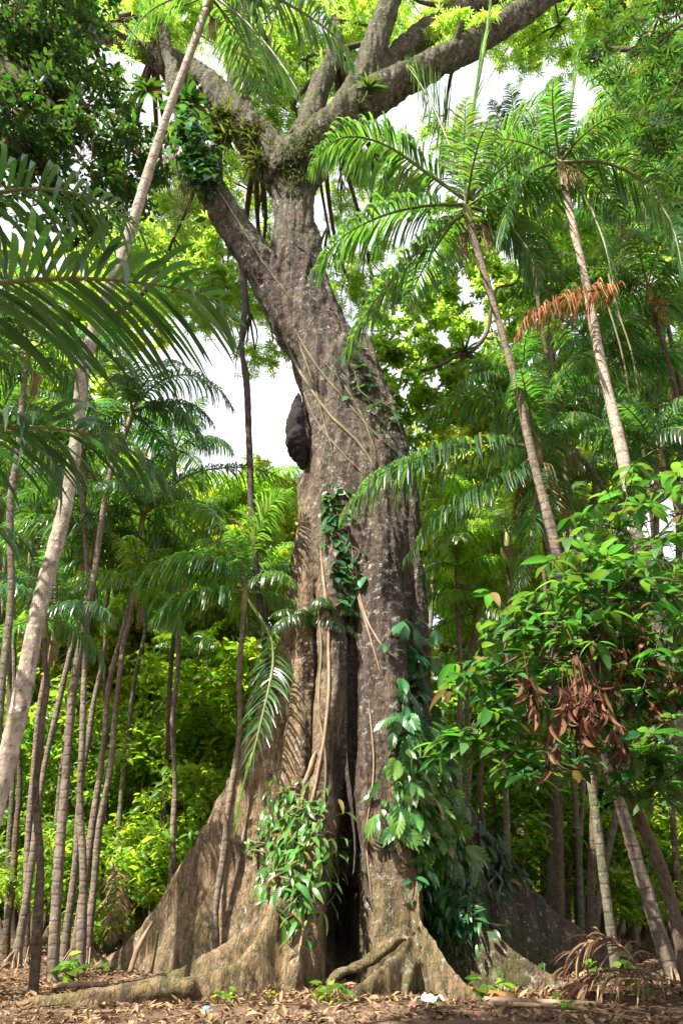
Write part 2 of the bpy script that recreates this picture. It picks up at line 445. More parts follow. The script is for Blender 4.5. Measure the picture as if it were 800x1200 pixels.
M['treebark'] = bark_mat('tree_bark', (0.07, 0.05, 0.035), (0.17, 0.125, 0.085), (0.36, 0.33, 0.27), scale=2.0, lichen=0.5, moss=0.3, bump=0.6)
M['orangebark'] = bark_mat('orange_bark', (0.20, 0.11, 0.055), (0.34, 0.19, 0.095), (0.42, 0.33, 0.22), scale=2.0, lichen=0.3, bump=0.6)
M['vine'] = plain_mat('vine_stem', (0.10, 0.09, 0.035), (0.22, 0.19, 0.10), 3, 0.8)
M['darkvine'] = plain_mat('dark_vine_stem', (0.03, 0.022, 0.02), (0.075, 0.055, 0.045), 5, 0.8)
M['root'] = plain_mat('aerial_root', (0.18, 0.12, 0.07), (0.34, 0.25, 0.16), 4, 0.85)
M['shaft'] = plain_mat('crown_shaft', (0.10, 0.15, 0.04), (0.26, 0.19, 0.06), 2.5, 0.45)
M['stalk'] = plain_mat('fruit_stalk', (0.20, 0.15, 0.06), (0.34, 0.27, 0.12), 8, 0.8)
M['nest'] = plain_mat('termite_nest', (0.010, 0.007, 0.007), (0.028, 0.02, 0.018), 7, 0.95, bump=1.0)
M['wood'] = plain_mat('dead_wood', (0.15, 0.09, 0.05), (0.32, 0.23, 0.15), 5, 0.85)


# ------------------------------------------------------------------ world and sun
sdir = Vector((-0.50, -0.42, 0.76)).normalized()      # high, over the left shoulder of the camera
SUN_EL = math.asin(sdir.z)
w = bpy.data.worlds.new('World'); scene.world = w; w.use_nodes = True
nt = w.node_tree; N = nt.nodes; L = nt.links
bg = N['Background']
sky = N.new('ShaderNodeTexSky'); sky.sky_type = 'NISHITA'; sky.sun_disc = False
sky.sun_elevation = SUN_EL; sky.sun_rotation = math.atan2(sdir.x, sdir.y)
sky.dust_density = 3.0; sky.air_density = 1.0; sky.ozone_density = 1.0
# thin bright cloud cover over the blue
tc = N.new('ShaderNodeTexCoord'); nz = N.new('ShaderNodeTexNoise'); nz.inputs['Scale'].default_value = 2.2; nz.inputs['Detail'].default_value = 5
L.new(tc.outputs['Generated'], nz.inputs['Vector'])
mr = N.new('ShaderNodeMapRange'); mr.inputs['From Min'].default_value = 0.25; mr.inputs['From Max'].default_value = 0.6; mr.inputs['To Min'].default_value = 0.55; mr.inputs['To Max'].default_value = 0.95
L.new(nz.outputs['Fac'], mr.inputs['Value'])
mx = N.new('ShaderNodeMix'); mx.data_type = 'RGBA'; L.new(mr.outputs[0], mx.inputs[0]); L.new(sky.outputs[0], mx.inputs[6]); mx.inputs[7].default_value = (7.4, 7.3, 8.0, 1)
L.new(mx.outputs[2], bg.inputs['Color']); bg.inputs['Strength'].default_value = 0.07
sl = bpy.data.lights.new('sun', 'SUN'); sl.energy = 5.0; sl.angle = R(0.5); sl.color = (1, 0.95, 0.86)
so = bpy.data.objects.new('sun', sl); COL.objects.link(so); so.rotation_euler = sdir.to_track_quat('Z', 'Y').to_euler(); so.location = (0, 0, 60)

scene.view_settings.view_transform = 'Standard'; scene.view_settings.look = 'None'
scene.view_settings.exposure = 1.55; scene.view_settings.gamma = 1
cy = scene.cycles
cy.max_bounces = 8; cy.diffuse_bounces = 5; cy.glossy_bounces = 2; cy.transmission_bounces = 4; cy.transparent_max_bounces = 4
cy.use_denoising = True
try:
    cy.denoiser = 'OPENIMAGEDENOISE'; cy.denoising_input_passes = 'RGB_ALBEDO_NORMAL'
except Exception:
    pass
cy.caustics_reflective = False; cy.caustics_refractive = False
cy.sample_clamp_indirect = 6
cy.use_adaptive_sampling = True; cy.adaptive_threshold = 0.03

# ------------------------------------------------------------------ ground
def make_ground():
    m, nt, N, L = new_mat('forest_soil')
    out = N.new('ShaderNodeOutputMaterial'); p = N.new('ShaderNodeBsdfPrincipled'); p.inputs['Roughness'].default_value = 0.95; p.inputs['Specular IOR Level'].default_value = 0.1
    L.new(p.outputs[0], out.inputs[0]); tc = N.new('ShaderNodeTexCoord')
    def nz(s, d=8):
        n = N.new('ShaderNodeTexNoise'); n.inputs['Scale'].default_value = s; n.inputs['Detail'].default_value = d; n.inputs['Roughness'].default_value = .65; L.new(tc.outputs['Object'], n.inputs['Vector']); return n.outputs['Fac']
    r = N.new('ShaderNodeValToRGB'); r.color_ramp.elements[0].position = .35; r.color_ramp.elements[1].position = .7
    r.color_ramp.elements[0].color = (.085, .055, .037, 1); r.color_ramp.elements[1].color = (.21, .138, .09, 1)
    L.new(nz(.8), r.inputs[0])
    r2 = N.new('ShaderNodeMapRange'); r2.inputs['From Min'].default_value = .5; r2.inputs['From Max'].default_value = .75
    n9 = nz(9); L.new(n9, r2.inputs['Value'])
    x = N.new('ShaderNodeMix'); x.data_type = 'RGBA'; L.new(r2.outputs[0], x.inputs[0]); L.new(r.outputs[0], x.inputs[6]); x.inputs[7].default_value = (.06, .035, .024, 1)
    L.new(x.outputs[2], p.inputs['Base Color'])
    b = N.new('ShaderNodeBump'); b.inputs['Strength'].default_value = .7; b.inputs['Distance'].default_value = .06; L.new(n9, b.inputs['Height']); L.new(b.outputs[0], p.inputs['Normal'])
    xs = np.concatenate([np.linspace(-400, -16, 20), np.linspace(-15.5, 15.5, 150), np.linspace(16, 400, 20)])
    ys = np.concatenate([np.linspace(-60, 5, 10), np.linspace(5.5, 40, 170), np.linspace(42, 600, 20)])
    V = []
    for y in ys:
        for x_ in xs:
            z = ground_z(x_, y) if abs(x_) < 40 and y < 80 else 0
            z += 0.03 * noise.noise(Vector((x_ * 1.7, y * 1.7, 0))) + 0.02 * noise.noise(Vector((x_ * 5, y * 5, 3)))
            V.append((x_, y, z))
    nx = len(xs); ny = len(ys)
    i, j = np.meshgrid(np.arange(ny - 1), np.arange(nx - 1), indexing='ij')
    f = np.stack([i * nx + j, i * nx + j + 1, (i + 1) * nx + j + 1, (i + 1) * nx + j], -1).reshape(-1, 4)
    mb = MB(); mb.add(V, f)
    tag(link('ground', mb.mesh('ground', m)), 'bare reddish brown forest soil under the trees', kind='structure')


make_ground()

# ------------------------------------------------------------------ the kapok: buttresses, roots, core and limbs fused into one surface
KY = 17.0
kapok_base = np.array([0.6, KY, 0.0])


def px_tube(mb, spec, k=16, n=24, flat=1.0):
    """spec rows: photo column, photo row, distance, width in photo pixels."""
    pts = [P(a, b, c) for a, b, c, d in spec]
    rad = [d * 0.5 * mpp(b, c) for a, b, c, d in spec]
    tube(mb, pts, rad, k=k, n=n, flat=flat)


def fin(mb, ridge, tb, tt, n=40, bot=-0.7, power=2.5):
    """A plank buttress or surface root: ridge rows (column, row, distance); thick at the base tb, thin at the ridge tt."""
    pts = spline([P(a, b, c) for a, b, c in ridge], n)
    T = np.gradient(pts[:, :2], axis=0); T = norm(T); nrm = np.column_stack([-T[:, 1], T[:, 0], np.zeros(n)])
    hs = np.array([0, .08, .18, .32, .5, .7, .88, 1.0])
    rings = []
    for i in range(n):
        u = i / (n - 1)
        h = pts[i, 2] - bot
        b = tb * (1 - 0.55 * u) ; t0 = tt * (1 - 0.35 * u)
        tmax = min(b, 0.75 * max(h - 0.55, 0.12) + 0.12)
        half = t0 + (max(tmax, t0) - t0) * (1 - hs) ** power
        half = half.copy(); half[-1] *= 0.55
        wig = 0.10 * math.sin(u * 9 + ridge[0][0]) * (1 - hs)
        left = [(pts[i, 0] + nrm[i, 0] * (half[j] + wig[j]), pts[i, 1] + nrm[i, 1] * (half[j] + wig[j]), bot + h * hs[j]) for j in range(len(hs))]
        right = [(pts[i, 0] - nrm[i, 0] * (half[j] - wig[j]), pts[i, 1] - nrm[i, 1] * (half[j] - wig[j]), bot + h * hs[j]) for j in range(len(hs))]
        rings.append(left + right[::-1])
    k = len(rings[0]); V = np.array(rings).reshape(-1, 3)
    i, j = np.meshgrid(np.arange(n - 1), np.arange(k), indexing='ij'); j2 = (j + 1) % k
    f = np.stack([i * k + j, i * k + j2, (i + 1) * k + j2, (i + 1) * k + j], -1).reshape(-1, 4)
    c0 = V[:k].mean(0); c1 = V[-k:].mean(0)
    V = np.vstack([V, c0, c1]); a = np.arange(k); b = (a + 1) % k
    f3 = np.vstack([np.stack([b, a, np.full(k, n * k)], -1), np.stack([(n - 1) * k + a, (n - 1) * k + b, np.full(k, n * k + 1)], -1)])
    mb.add(V, f, f3)


def build_kapok():
    mb = MB()
    core = [(372, 505, 1250), (372, 503, 1120), (370, 500, 1000), (366, 498, 850), (360, 496, 750), (352, 492, 650), (355, 478, 560), (356, 463, 500),
            (346, 441, 440), (335, 415, 400), (322, 394, 360), (316, 381, 325), (318, 375, 280), (322, 370, 250), (318, 370, 220), (308, 374, 192), (318, 366, 175)]
    spec = [((a + b) / 2, c, KY, (b - a)) for a, b, c in core]
    px_tube(mb, spec, k=40, n=70, flat=0.9)
    # limbs
    px_tube(mb, [(384, 445, 17, 40), (356, 395, 17, 58), (322, 338, 16.9, 52), (292, 295, 16.6, 43), (265, 250, 16.4, 38), (243, 212, 16.3, 34), (226, 170, 16.3, 27), (212, 120, 16.5, 22), (196, 60, 17, 17), (180, -10, 17.5, 12)])
    px_tube(mb, [(342, 215, 17, 60), (312, 178, 17.1, 52), (285, 145, 17.3, 44), (255, 112, 17.6, 38), (222, 86, 18, 33), (180, 62, 18.3, 30), (140, 44, 18.6, 27), (100, 30, 19, 23), (40, 12, 19.4, 19), (-30, -10, 19.8, 14)], n=30)
    px_tube(mb, [(318, 190, 16.9, 34), (292, 150, 16.7, 28), (281, 115, 16.7, 26), (277, 80, 16.8, 24), (281, 40, 17, 20), (290, -30, 17.3, 15)])
    px_tube(mb, [(345, 205, 17, 62), (378, 165, 16.9, 52), (412, 130, 16.8, 47), (466, 98, 16.8, 40), (528, 66, 16.9, 35), (584, 32, 17.1, 31), (640, -4, 17.4, 27), (730, -60, 18, 18)], n=30)
    px_tube(mb, [(392, 155, 16.9, 46), (415, 115, 16.7, 38), (430, 78, 16.5, 33), (446, 35, 16.3, 29), (460, -10, 16.1, 26), (480, -90, 15.8, 18)])
    px_tube(mb, [(428, 112, 16.8, 38), (455, 78, 17.3, 32), (494, 42, 17.8, 28), (548, 10, 18.3, 24), (610, -22, 19, 17)])
    px_tube(mb, [(362, 190, 17, 40), (360, 150, 17.6, 30), (372, 110, 18.2, 24), (392, 60, 18.8, 18), (400, 0, 19.3, 12)])
    # columns on the trunk
    px_tube(mb, [(392, 620, 15.9, 26), (388, 720, 15.6, 34), (390, 800, 15.35, 36), (382, 900, 15.1, 38), (372, 980, 14.9, 40), (362, 1060, 14.6, 44), (352, 1190, 14.3, 58)], n=30)
    px_tube(mb, [(440, 560, 16.3, 40), (446, 700, 15.7, 56), (452, 850, 15.45, 64), (456, 1000, 15.3, 70), (458, 1120, 15.2, 78), (458, 1200, 15.1, 90)], n=30)
    px_tube(mb, [(474, 560, 16.6, 24), (482, 650, 16.3, 30), (488, 760, 16.2, 32), (490, 850, 16.1, 34), (495, 1000, 15.9, 46)], n=30)
    px_tube(mb, [(358, 560, 16.7, 22), (362, 660, 16.4, 26), (360, 760, 16.2, 34), (352, 860, 16.0, 40), (335, 1000, 15.8, 46), (325, 1150, 15.6, 60)], n=30)
    px_tube(mb, [(420, 400, 16.9, 34), (440, 470, 16.5, 40), (462, 540, 16.5, 40), (478, 620, 16.6, 30)])
    # buttresses
    fin(mb, [(362, 545, 16.9), (342, 660, 16.9), (330, 730, 16.95), (312, 800, 17.05), (288, 872, 17.3), (252, 948, 17.6), (212, 1012, 18.0), (176, 1070, 18.4), (145, 1108, 18.9), (108, 1132, 19.2)], 0.75, 0.21, n=60)
    fin(mb, [(372, 850, 16.4), (345, 985, 16.1), (312, 1058, 15.9), (272, 1098, 15.9), (232, 1122, 16.1), (196, 1141, 16.4)], 0.5, 0.13, n=40)
    fin(mb, [(382, 880, 15.6), (360, 965, 15.0), (338, 1035, 14.4), (318, 1062, 14.1), (300, 1098, 13.8), (272, 1128, 13.6), (230, 1144, 13.4), (180, 1155, 13.3), (110, 1166, 13.1), (40, 1177, 12.9), (-20, 1186, 12.7)], 0.62, 0.13, n=60)
    fin(mb, [(350, 1050, 14.6), (345, 1110, 13.9), (338, 1160, 13.5), (330, 1180, 13.2)], 0.3, 0.16, n=24)
    fin(mb, [(482, 930, 15.5), (487, 1010, 14.9), (490, 1066, 14.2), (472, 1104, 13.5), (438, 1138, 13.0), (404, 1164, 12.7), (370, 1183, 12.35)], 0.22, 0.065, n=54, power=3.2)
    fin(mb, [(489, 1050, 14.5), (492, 1070, 14.1), (514, 1108, 13.3), (546, 1150, 12.75), (586, 1182, 12.3)], 0.22, 0.065, n=44, power=3.2)
    fin(mb, [(490, 1066, 14.15), (500, 1112, 13.55), (516, 1152, 12.95), (528, 1172, 12.6), (540, 1190, 12.2)], 0.18, 0.06, n=34, power=3.2)
    fin(mb, [(490, 1066, 14.15), (486, 1116, 13.6), (474, 1158, 13.05), (460, 1180, 12.6)], 0.18, 0.06, n=34, power=3.2)
    fin(mb, [(520, 1120, 13.2), (556, 1160, 13.0), (590, 1182, 12.85), (640, 1190, 12.7)], 0.16, 0.05, n=34, power=3.2)
    fin(mb, [(495, 780, 17.2), (524, 880, 17.6), (560, 958, 18.0), (600, 1012, 18.6), (650, 1066, 19.4), (700, 1096, 20.4), (750, 1116, 21.5)], 0.65, 0.16, n=60)
    fin(mb, [(500, 940, 16.3), (545, 1050, 15.7), (582, 1092, 15.3), (622, 1126, 15.0), (665, 1152, 14.8), (700, 1166, 14.6)], 0.48, 0.13, n=44)
    fin(mb, [(515, 900, 17.0), (560, 1010, 17.2), (600, 1070, 17.4), (640, 1110, 17.8), (690, 1130, 18.4)], 0.5, 0.14, n=40)
    # looping surface root beside the front root
    tube(mb, [P(472, 1092, 13.9), P(430, 1128, 13.75), P(398, 1140, 13.6), P(386, 1152, 13.4), P(390, 1172, 13.2), P(400, 1190, 13.0)], [.15, .11, .09, .085, .08, .06], k=10, n=40)
    tube(mb, [P(-40, 1184, 12.7), P(60, 1171, 13.0), P(150, 1160, 13.2), P(230, 1156, 13.3)], [.05, .10, .13, .16], k=10, n=40)
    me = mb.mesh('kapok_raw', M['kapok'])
    o = link('kapok_raw', me)
    md = o.modifiers.new('r', 'REMESH'); md.mode = 'VOXEL'; md.voxel_size = 0.048; md.use_smooth_shade = True
    dg = bpy.context.evaluated_depsgraph_get(); ev = o.evaluated_get(dg)
    me2 = bpy.data.meshes.new_from_object(ev)
    bpy.data.objects.remove(o); bpy.data.meshes.remove(me)
    n = len(me2.vertices)
    v = np.empty(n * 3, np.float32); me2.vertices.foreach_get('co', v); v = v.reshape(-1, 3).astype(float)
    e = np.empty(len(me2.edges) * 2, np.int32); me2.edges.foreach_get('vertices', e); e = e.reshape(-1, 2)
    deg = np.bincount(e.ravel(), minlength=n).astype(float)[:, None]
    def lap(v):
        s = np.empty_like(v)
        for c in range(3):
            s[:, c] = np.bincount(e[:, 0], v[e[:, 1], c], n) + np.bincount(e[:, 1], v[e[:, 0], c], n)
        return s / np.maximum(deg, 1)
    for _ in range(6):
        v = v * 0.35 + lap(v) * 0.65
    me2.vertices.foreach_set('co', v.astype(np.float32).ravel()); me2.update()
    nr = np.empty(n * 3, np.float32); me2.vertices.foreach_get('normal', nr); nr = nr.reshape(-1, 3).astype(float)
    d = np.empty(n)
    nn = noise.noise; tb_ = noise.turbulence
    for i in range(n):
        x, y, z = v[i]
        d[i] = 0.11 * nn((x * 0.9, y * 0.9, z * 0.28)) + 0.08 * nn((x * 2.6, y * 2.6, z * 0.6 + 9)) + 0.05 * nn((x * 6.0, y * 6.0, z * 1.6 + 5)) + 0.022 * nn((x * 3, y * 3, z * 10)) - 0.05 * max(0.0, .25 - abs(nn((x * 2.2, y * 2.2, z * 0.35 + 40)))) / .25
    amp = np.clip((v[:, 2] - 0.0) / 2.5, 0.35, 1.0)
    v = v + nr * (d * amp)[:, None]
    # the dark hollow and the deep groove above it, between the two front columns
    pc = v - CAM
    dep = pc[:, 1] * cp + pc[:, 2] * sp; upc = -pc[:, 1] * sp + pc[:, 2] * cp
    px = 400 + F * pc[:, 0] / dep; py = 600 - F * upc / dep
    cx = 402 + 6 * np.sin(py / 37); wdt = np.where(py > 1040, 15.0, 9.0)
    g_ = np.exp(-((px - cx) / wdt) ** 4) * np.clip((py - 800) / 180, 0, 1) * np.clip((1128 - py) / 18, 0, 1) * (v[:, 1] < 16.6)
    v[:, 1] += g_ * np.where(py > 1030, 1.3, .7)
    v -= kapok_base
    me2.vertices.foreach_set('co', v.astype(np.float32).ravel()); me2.update()
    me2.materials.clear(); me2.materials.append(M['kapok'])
    me2.polygons.foreach_set('use_smooth', np.ones(len(me2.polygons), bool))
    me2.name = 'kapok_trunk'
    return me2


kap = thing('kapok_tree', 'giant kapok tree with flaring plank buttresses, mossy fork and pale spotted grey bark', 'tree', kapok_base)
kap_me = build_kapok()
link('trunk', kap_me, kap)
kap_bvh = BVHTree.FromPolygons([Vector(c.co) + Vector(kapok_base) for c in kap_me.vertices], [tuple(p.vertices) for p in kap_me.polygons])


def on_trunk(px, py):
    """Where the sight line through that photo point meets the kapok; (point, normal) or None."""
    d = ray(px, py)
    h = kap_bvh.ray_cast(Vector(CAM), Vector(norm(d)))
    if h[0] is None:
        return None
    return np.array(h[0]), np.array(h[1])


# ------------------------------------------------------------------ crowns of scattered leaves
KAPOK_T = [palmate_template(7, .34, s) for s in range(3)]
TWIG_T = [cluster_template(8, .42, .05, 1.0, .3, s) for s in range(3)]
BIG_T = [cluster_template(6, .40, .06, .9, .35, 10 + s, st=4, twig=.8) for s in range(3)]


def blob_points(n, c, rad, shell=0.5):
    d = norm(rng.normal(size=(n, 3))); r = rng.uniform(0, 1, n) ** (1 / 3)
    r = shell * (0.75 + 0.25 * r) + (1 - shell) * r
    return np.asarray(c) + d * r[:, None] * np.asarray(rad)


def crown(mb, clumps, temps, size, dens, up=0.9, per=7, gap=-0.12):
    """clumps: rows (centre, radius xyz). Each is filled with small loose sprays of leaves; a noise field leaves gaps for the sky."""
    for c, rad in clumps:
        rad = np.broadcast_to(np.asarray(rad, float), (3,)); r = rad.mean()
        k = max(5, int(dens * r ** 2 / per))
        subs = blob_points(k, c, rad * 1.12, 0.15)
        f = 1.1 / max(r, .3)
        subs = np.array([q for q in subs if noise.noise(Vector(q * f)) > gap] or [c])
        n = len(subs)
        spread = max(size * 1.1, r * .2)
        pos = np.repeat(subs, per, 0) + rng.normal(size=(n * per, 3)) * np.array([.6, .6, .28]) * spread
        nr = np.array([0, 0, up]) + rng.normal(size=(n * per, 3)) * 0.42
        idx = rng.integers(len(temps), size=len(pos))
        for q, tm in enumerate(temps):
            w_ = idx == q
            if w_.any(): instance(mb, *tm, pos[w_], nr[w_], size * rng.uniform(0.65, 1.3, w_.sum()))


# kapok crown: clumps given by where they hang, (column, row, distance, radius)
kclumps = [(60, -20, 20, 3), (130, -30, 21, 3), (200, 10, 20, 2.4), (240, 40, 22, 2.4), (330, -20, 20, 2.6), (380, 30, 21, 2.2), (350, 75, 22, 2.2), (415, 60, 20, 1.8), (390, 100, 24, 1.8),
           (470, -30, 18, 2.6), (520, 0, 21, 2.4), (560, -10, 19, 2.4), (600, 30, 21, 2.2), (640, 50, 21, 2.0), (480, 60, 23, 1.8), (690, 20, 20, 2.6), (740, -20, 19, 3), (540, 45, 17, 1.2), (770, 60, 22, 2.6),
           (250, 150, 26, 2.4), (215, 200, 26, 2.2), (240, 250, 25, 2.2), (215, 290, 27, 2.2), (270, 300, 25, 2.0), (300, 260, 26, 1.8), (250, 340, 27, 2.0), (190, 250, 28, 2.4), (300, 340, 26, 1.6), (165, 340, 30, 2.4), (320, 400, 27, 1.3), (230, 365, 28, 1.6), (300, 420, 28, 1.0),
           (420, 180, 25, 1.6), (400, 200, 26, 1.6), (450, 200, 27, 1.8), (300, 100, 22, 2.0), (160, 20, 17, 1.6), (345, 130, 23, 1.6), (310, 50, 20, 1.6), (110, 55, 20, 1.6), (270, 200, 27, 2), (425, 20, 19, 1.6), (400, 255, 27, 1.3), (425, 290, 28, 1.4), (395, 325, 27, 1.2), (440, 340, 28, 1.2), (520, 165, 26, 1.3), (420, 360, 29, 1.2), (180, 330, 27, 2.0), (140, 300, 27, 2)]
mb = MB()
cl = [(P(a, b, y), r * np.array([1.15, 1.15, .75])) for a, b, y, r in kclumps]
crown(mb, cl, KAPOK_T, 0.34, 140)
link('crown', mb.mesh('kapok_crown', M['kapokleaf'], kapok_base), kap)
mb = MB()
limb_pts = np.array([P(a, b, c) for a, b, c in [(180, 62, 18.3), (100, 30, 19), (255, 112, 17.6), (281, 80, 16.8), (196, 60, 17), (290, 0, 17), (466, 98, 16.8), (528, 66, 16.9), (584, 32, 17.1), (640, 0, 17.4), (446, 35, 16.3), (494, 42, 17.8), (548, 10, 18.3), (372, 110, 18.2), (392, 60, 18.8), (700, -40, 17.8), (300, 160, 17.2), (375, 170, 17), (250, 225, 16.4)]])
for (c, r) in cl:
    c = np.array(c)
    b = limb_pts[np.argmin(((limb_pts - c) ** 2).sum(1))]
    midp = (b + c) / 2 + rng.normal(size=3) * 0.7
    tube(mb, [b, midp, c], [.17, .10, .04], k=6, n=12)
    for _ in range(4):
        e2 = c + rng.normal(size=3) * r * 0.7
        s0 = midp * .5 + c * .5
        tube(mb, [s0, (s0 + e2) / 2 + rng.normal(size=3) * .3, e2], [.06, .04, .015], k=5, n=7)
# the two thin brown boughs seen against the canopy
for pts, r0 in (([(130, 372), (165, 345), (195, 318), (222, 306)], .16),):
    tube(mb, [P(a, b, 24) for a, b in pts], [r0, r0, r0 * .8, r0 * .5], k=8, n=16)
link('branches', mb.mesh('kapok_branches', M['treebark'], kapok_base), kap)


# ------------------------------------------------------------------ palm fronds
def frond(mb, curve, npair=46, ll=0.28, wd=0.016, droop=0.55, fwd=0.55, lift=0.1, seg=4, r0=0.012, start=0.14, tipf=0.25, jit=0.11, tw=0.25, miss=0.06, side_ref=None, rach_mi=1):
    c = np.asarray(curve, float)
    # even arc length
    dl = np.linalg.norm(np.diff(c, axis=0), axis=1); s = np.concatenate([[0], np.cumsum(dl)]); s /= s[-1]
    Ltot = dl.sum()
    tt = np.linspace(0, 1, 30)
    cc = np.stack([np.interp(tt, s, c[:, k]) for k in range(3)], -1)
    tube(mb, cc, np.linspace(r0, r0 * 0.18, 30), k=5, mi=rach_mi)
    T_all = norm(np.gradient(cc, axis=0))
    ts = np.linspace(start, 1.0, npair)
    for sgn in (-1, 1):
        t = np.clip(ts + rng.normal(size=npair) * 0.004, start, 1)
        keep = rng.uniform(size=npair) > miss
        t = t[keep]; n = len(t)
        base = np.stack([np.interp(t, tt, cc[:, k]) for k in range(3)], -1)
        T = norm(np.stack([np.interp(t, tt, T_all[:, k]) for k in range(3)], -1))
        if side_ref is None:
            S = np.cross(T, np.array([0, 0, 1.0]))
            bad = np.linalg.norm(S, axis=1) < 0.15
            if bad.any():
                S[bad] = S[~bad].mean(0) if (~bad).any() else np.array([1.0, 0, 0])
        else:
            S = np.cross(T, np.asarray(side_ref, float))
        S = norm(S); U = np.cross(S, T)
        u = (t - start) / (1 - start)
        prof = np.sin(np.pi * np.clip(0.16 + 0.80 * u, 0, 1)) ** 0.7 * (1 - u * (1 - tipf) * 0.4)
        lens = ll * prof * rng.uniform(0.88, 1.08, n)
        d = norm(T * (fwd + 0.5 * u[:, None] ** 2) + S * sgn + U * lift + rng.normal(size=(n, 3)) * jit)
        wv = norm(T - d * (T * d).sum(1, keepdims=True) + U * rng.normal(size=(n, 1)) * tw)
        pos = base.copy(); rows = []
        wprof = [0.55, 1.0, 0.95, 0.6, 0.05] if seg == 4 else ([0.55, 1.0, .7, .05] if seg == 3 else [0.5, .95, 1, .9, .6, .05])
        g = droop * rng.uniform(0.75, 1.25, n)[:, None] * np.where(rng.uniform(size=(n, 1)) < .09, 2.5, 1.0)
        for q in range(seg + 1):
            hw = (wd * 0.5 * wprof[q]) * np.ones((n, 1)) * (0.6 + 0.4 * prof[:, None])
            rows.append(np.stack([pos - wv * hw, pos + wv * hw], 1))
            if q < seg:
                pos = pos + d * (lens / seg)[:, None]
                d = norm(d + np.array([0, 0, -1.0]) * g)
                wv = norm(wv - d * (wv * d).sum(1, keepdims=True))
        V = np.stack(rows, 1).reshape(n, -1, 3)
        k = V.shape[1]
        f = np.array([[2 * q, 2 * q + 1, 2 * q + 3, 2 * q + 2] for q in range(seg)])
        mb.add(V.reshape(-1, 3), (f[None] + (np.arange(n) * k)[:, None, None]).reshape(-1, 4), None, 0)


def std_frond(e0, bend, droop, npair=46, ll=.28, seed=0, lift=.1, fwd=.5):
    n = 24; s = np.linspace(0, 1, n)
    e = R(e0) - R(bend) * s ** 1.35
    a = R(rng.normal() * 14) * s
    dx = np.cos(e) * np.cos(a); dy = np.cos(e) * np.sin(a); dz = np.sin(e)
    c = np.column_stack([np.cumsum(dx), np.cumsum(dy), np.cumsum(dz)]) / n
    c -= c[0]
    mb = MB(); frond(mb, c, npair, ll, 0.0165, droop, fwd, lift, tw=.3)
    return mb.mesh('frond', [M['palm'], M['rachis']])


FR = {'up': [std_frond(80, 60, .4, npair=58, ll=.32, seed=i) for i in range(3)],
      'mid': [std_frond(58, 95, .75, npair=60, ll=.36, seed=i) for i in range(4)],
      'out': [std_frond(32, 92, .85, npair=60, ll=.37, seed=i) for i in range(4)],
      'low': [std_frond(5, 75, .8, npair=56, ll=.34, seed=i) for i in range(3)],
      'stiff': [std_frond(45, 60, .12, npair=40, ll=.25, seed=i, lift=.25) for i in range(3)]}


def deadfrond_mesh():
    mb = MB(); n = 20; s = np.linspace(0, 1, n); e = R(-40) - R(45) * s
    c = np.column_stack([np.cumsum(np.cos(e)), np.zeros(n), np.cumsum(np.sin(e))]) / n
    frond(mb, c - c[0], 30, .2, .014, .9, .5, 0, jit=.25, tw=.8)
    return mb.mesh('dead_frond', [M['deadfrond'], M['deadfrond']])


DEAD = deadfrond_mesh()


def fruit_mesh():
    mb = MB()
    for i in range(38):
        a = rng.uniform(0, 6.28); r = rng.uniform(.1, .55)
        p0 = np.array([.18, 0, -.05]); p1 = p0 + np.array([.15 + .3 * r * math.cos(a), r * .45 * math.sin(a), -.12]); p2 = p1 + np.array([.05, r * .12 * math.sin(a), -rng.uniform(.5, .9)])
        tube(mb, [p0, p1, p2], [.012, .009, .006], k=4, n=7, caps=False)
    tube(mb, [(0, 0, 0), (.1, 0, -.01), (.22, 0, -.08)], [.03, .028, .02], k=6)
    return mb.mesh('fruit_stalk', M['stalk'])


FRUIT = fruit_mesh()


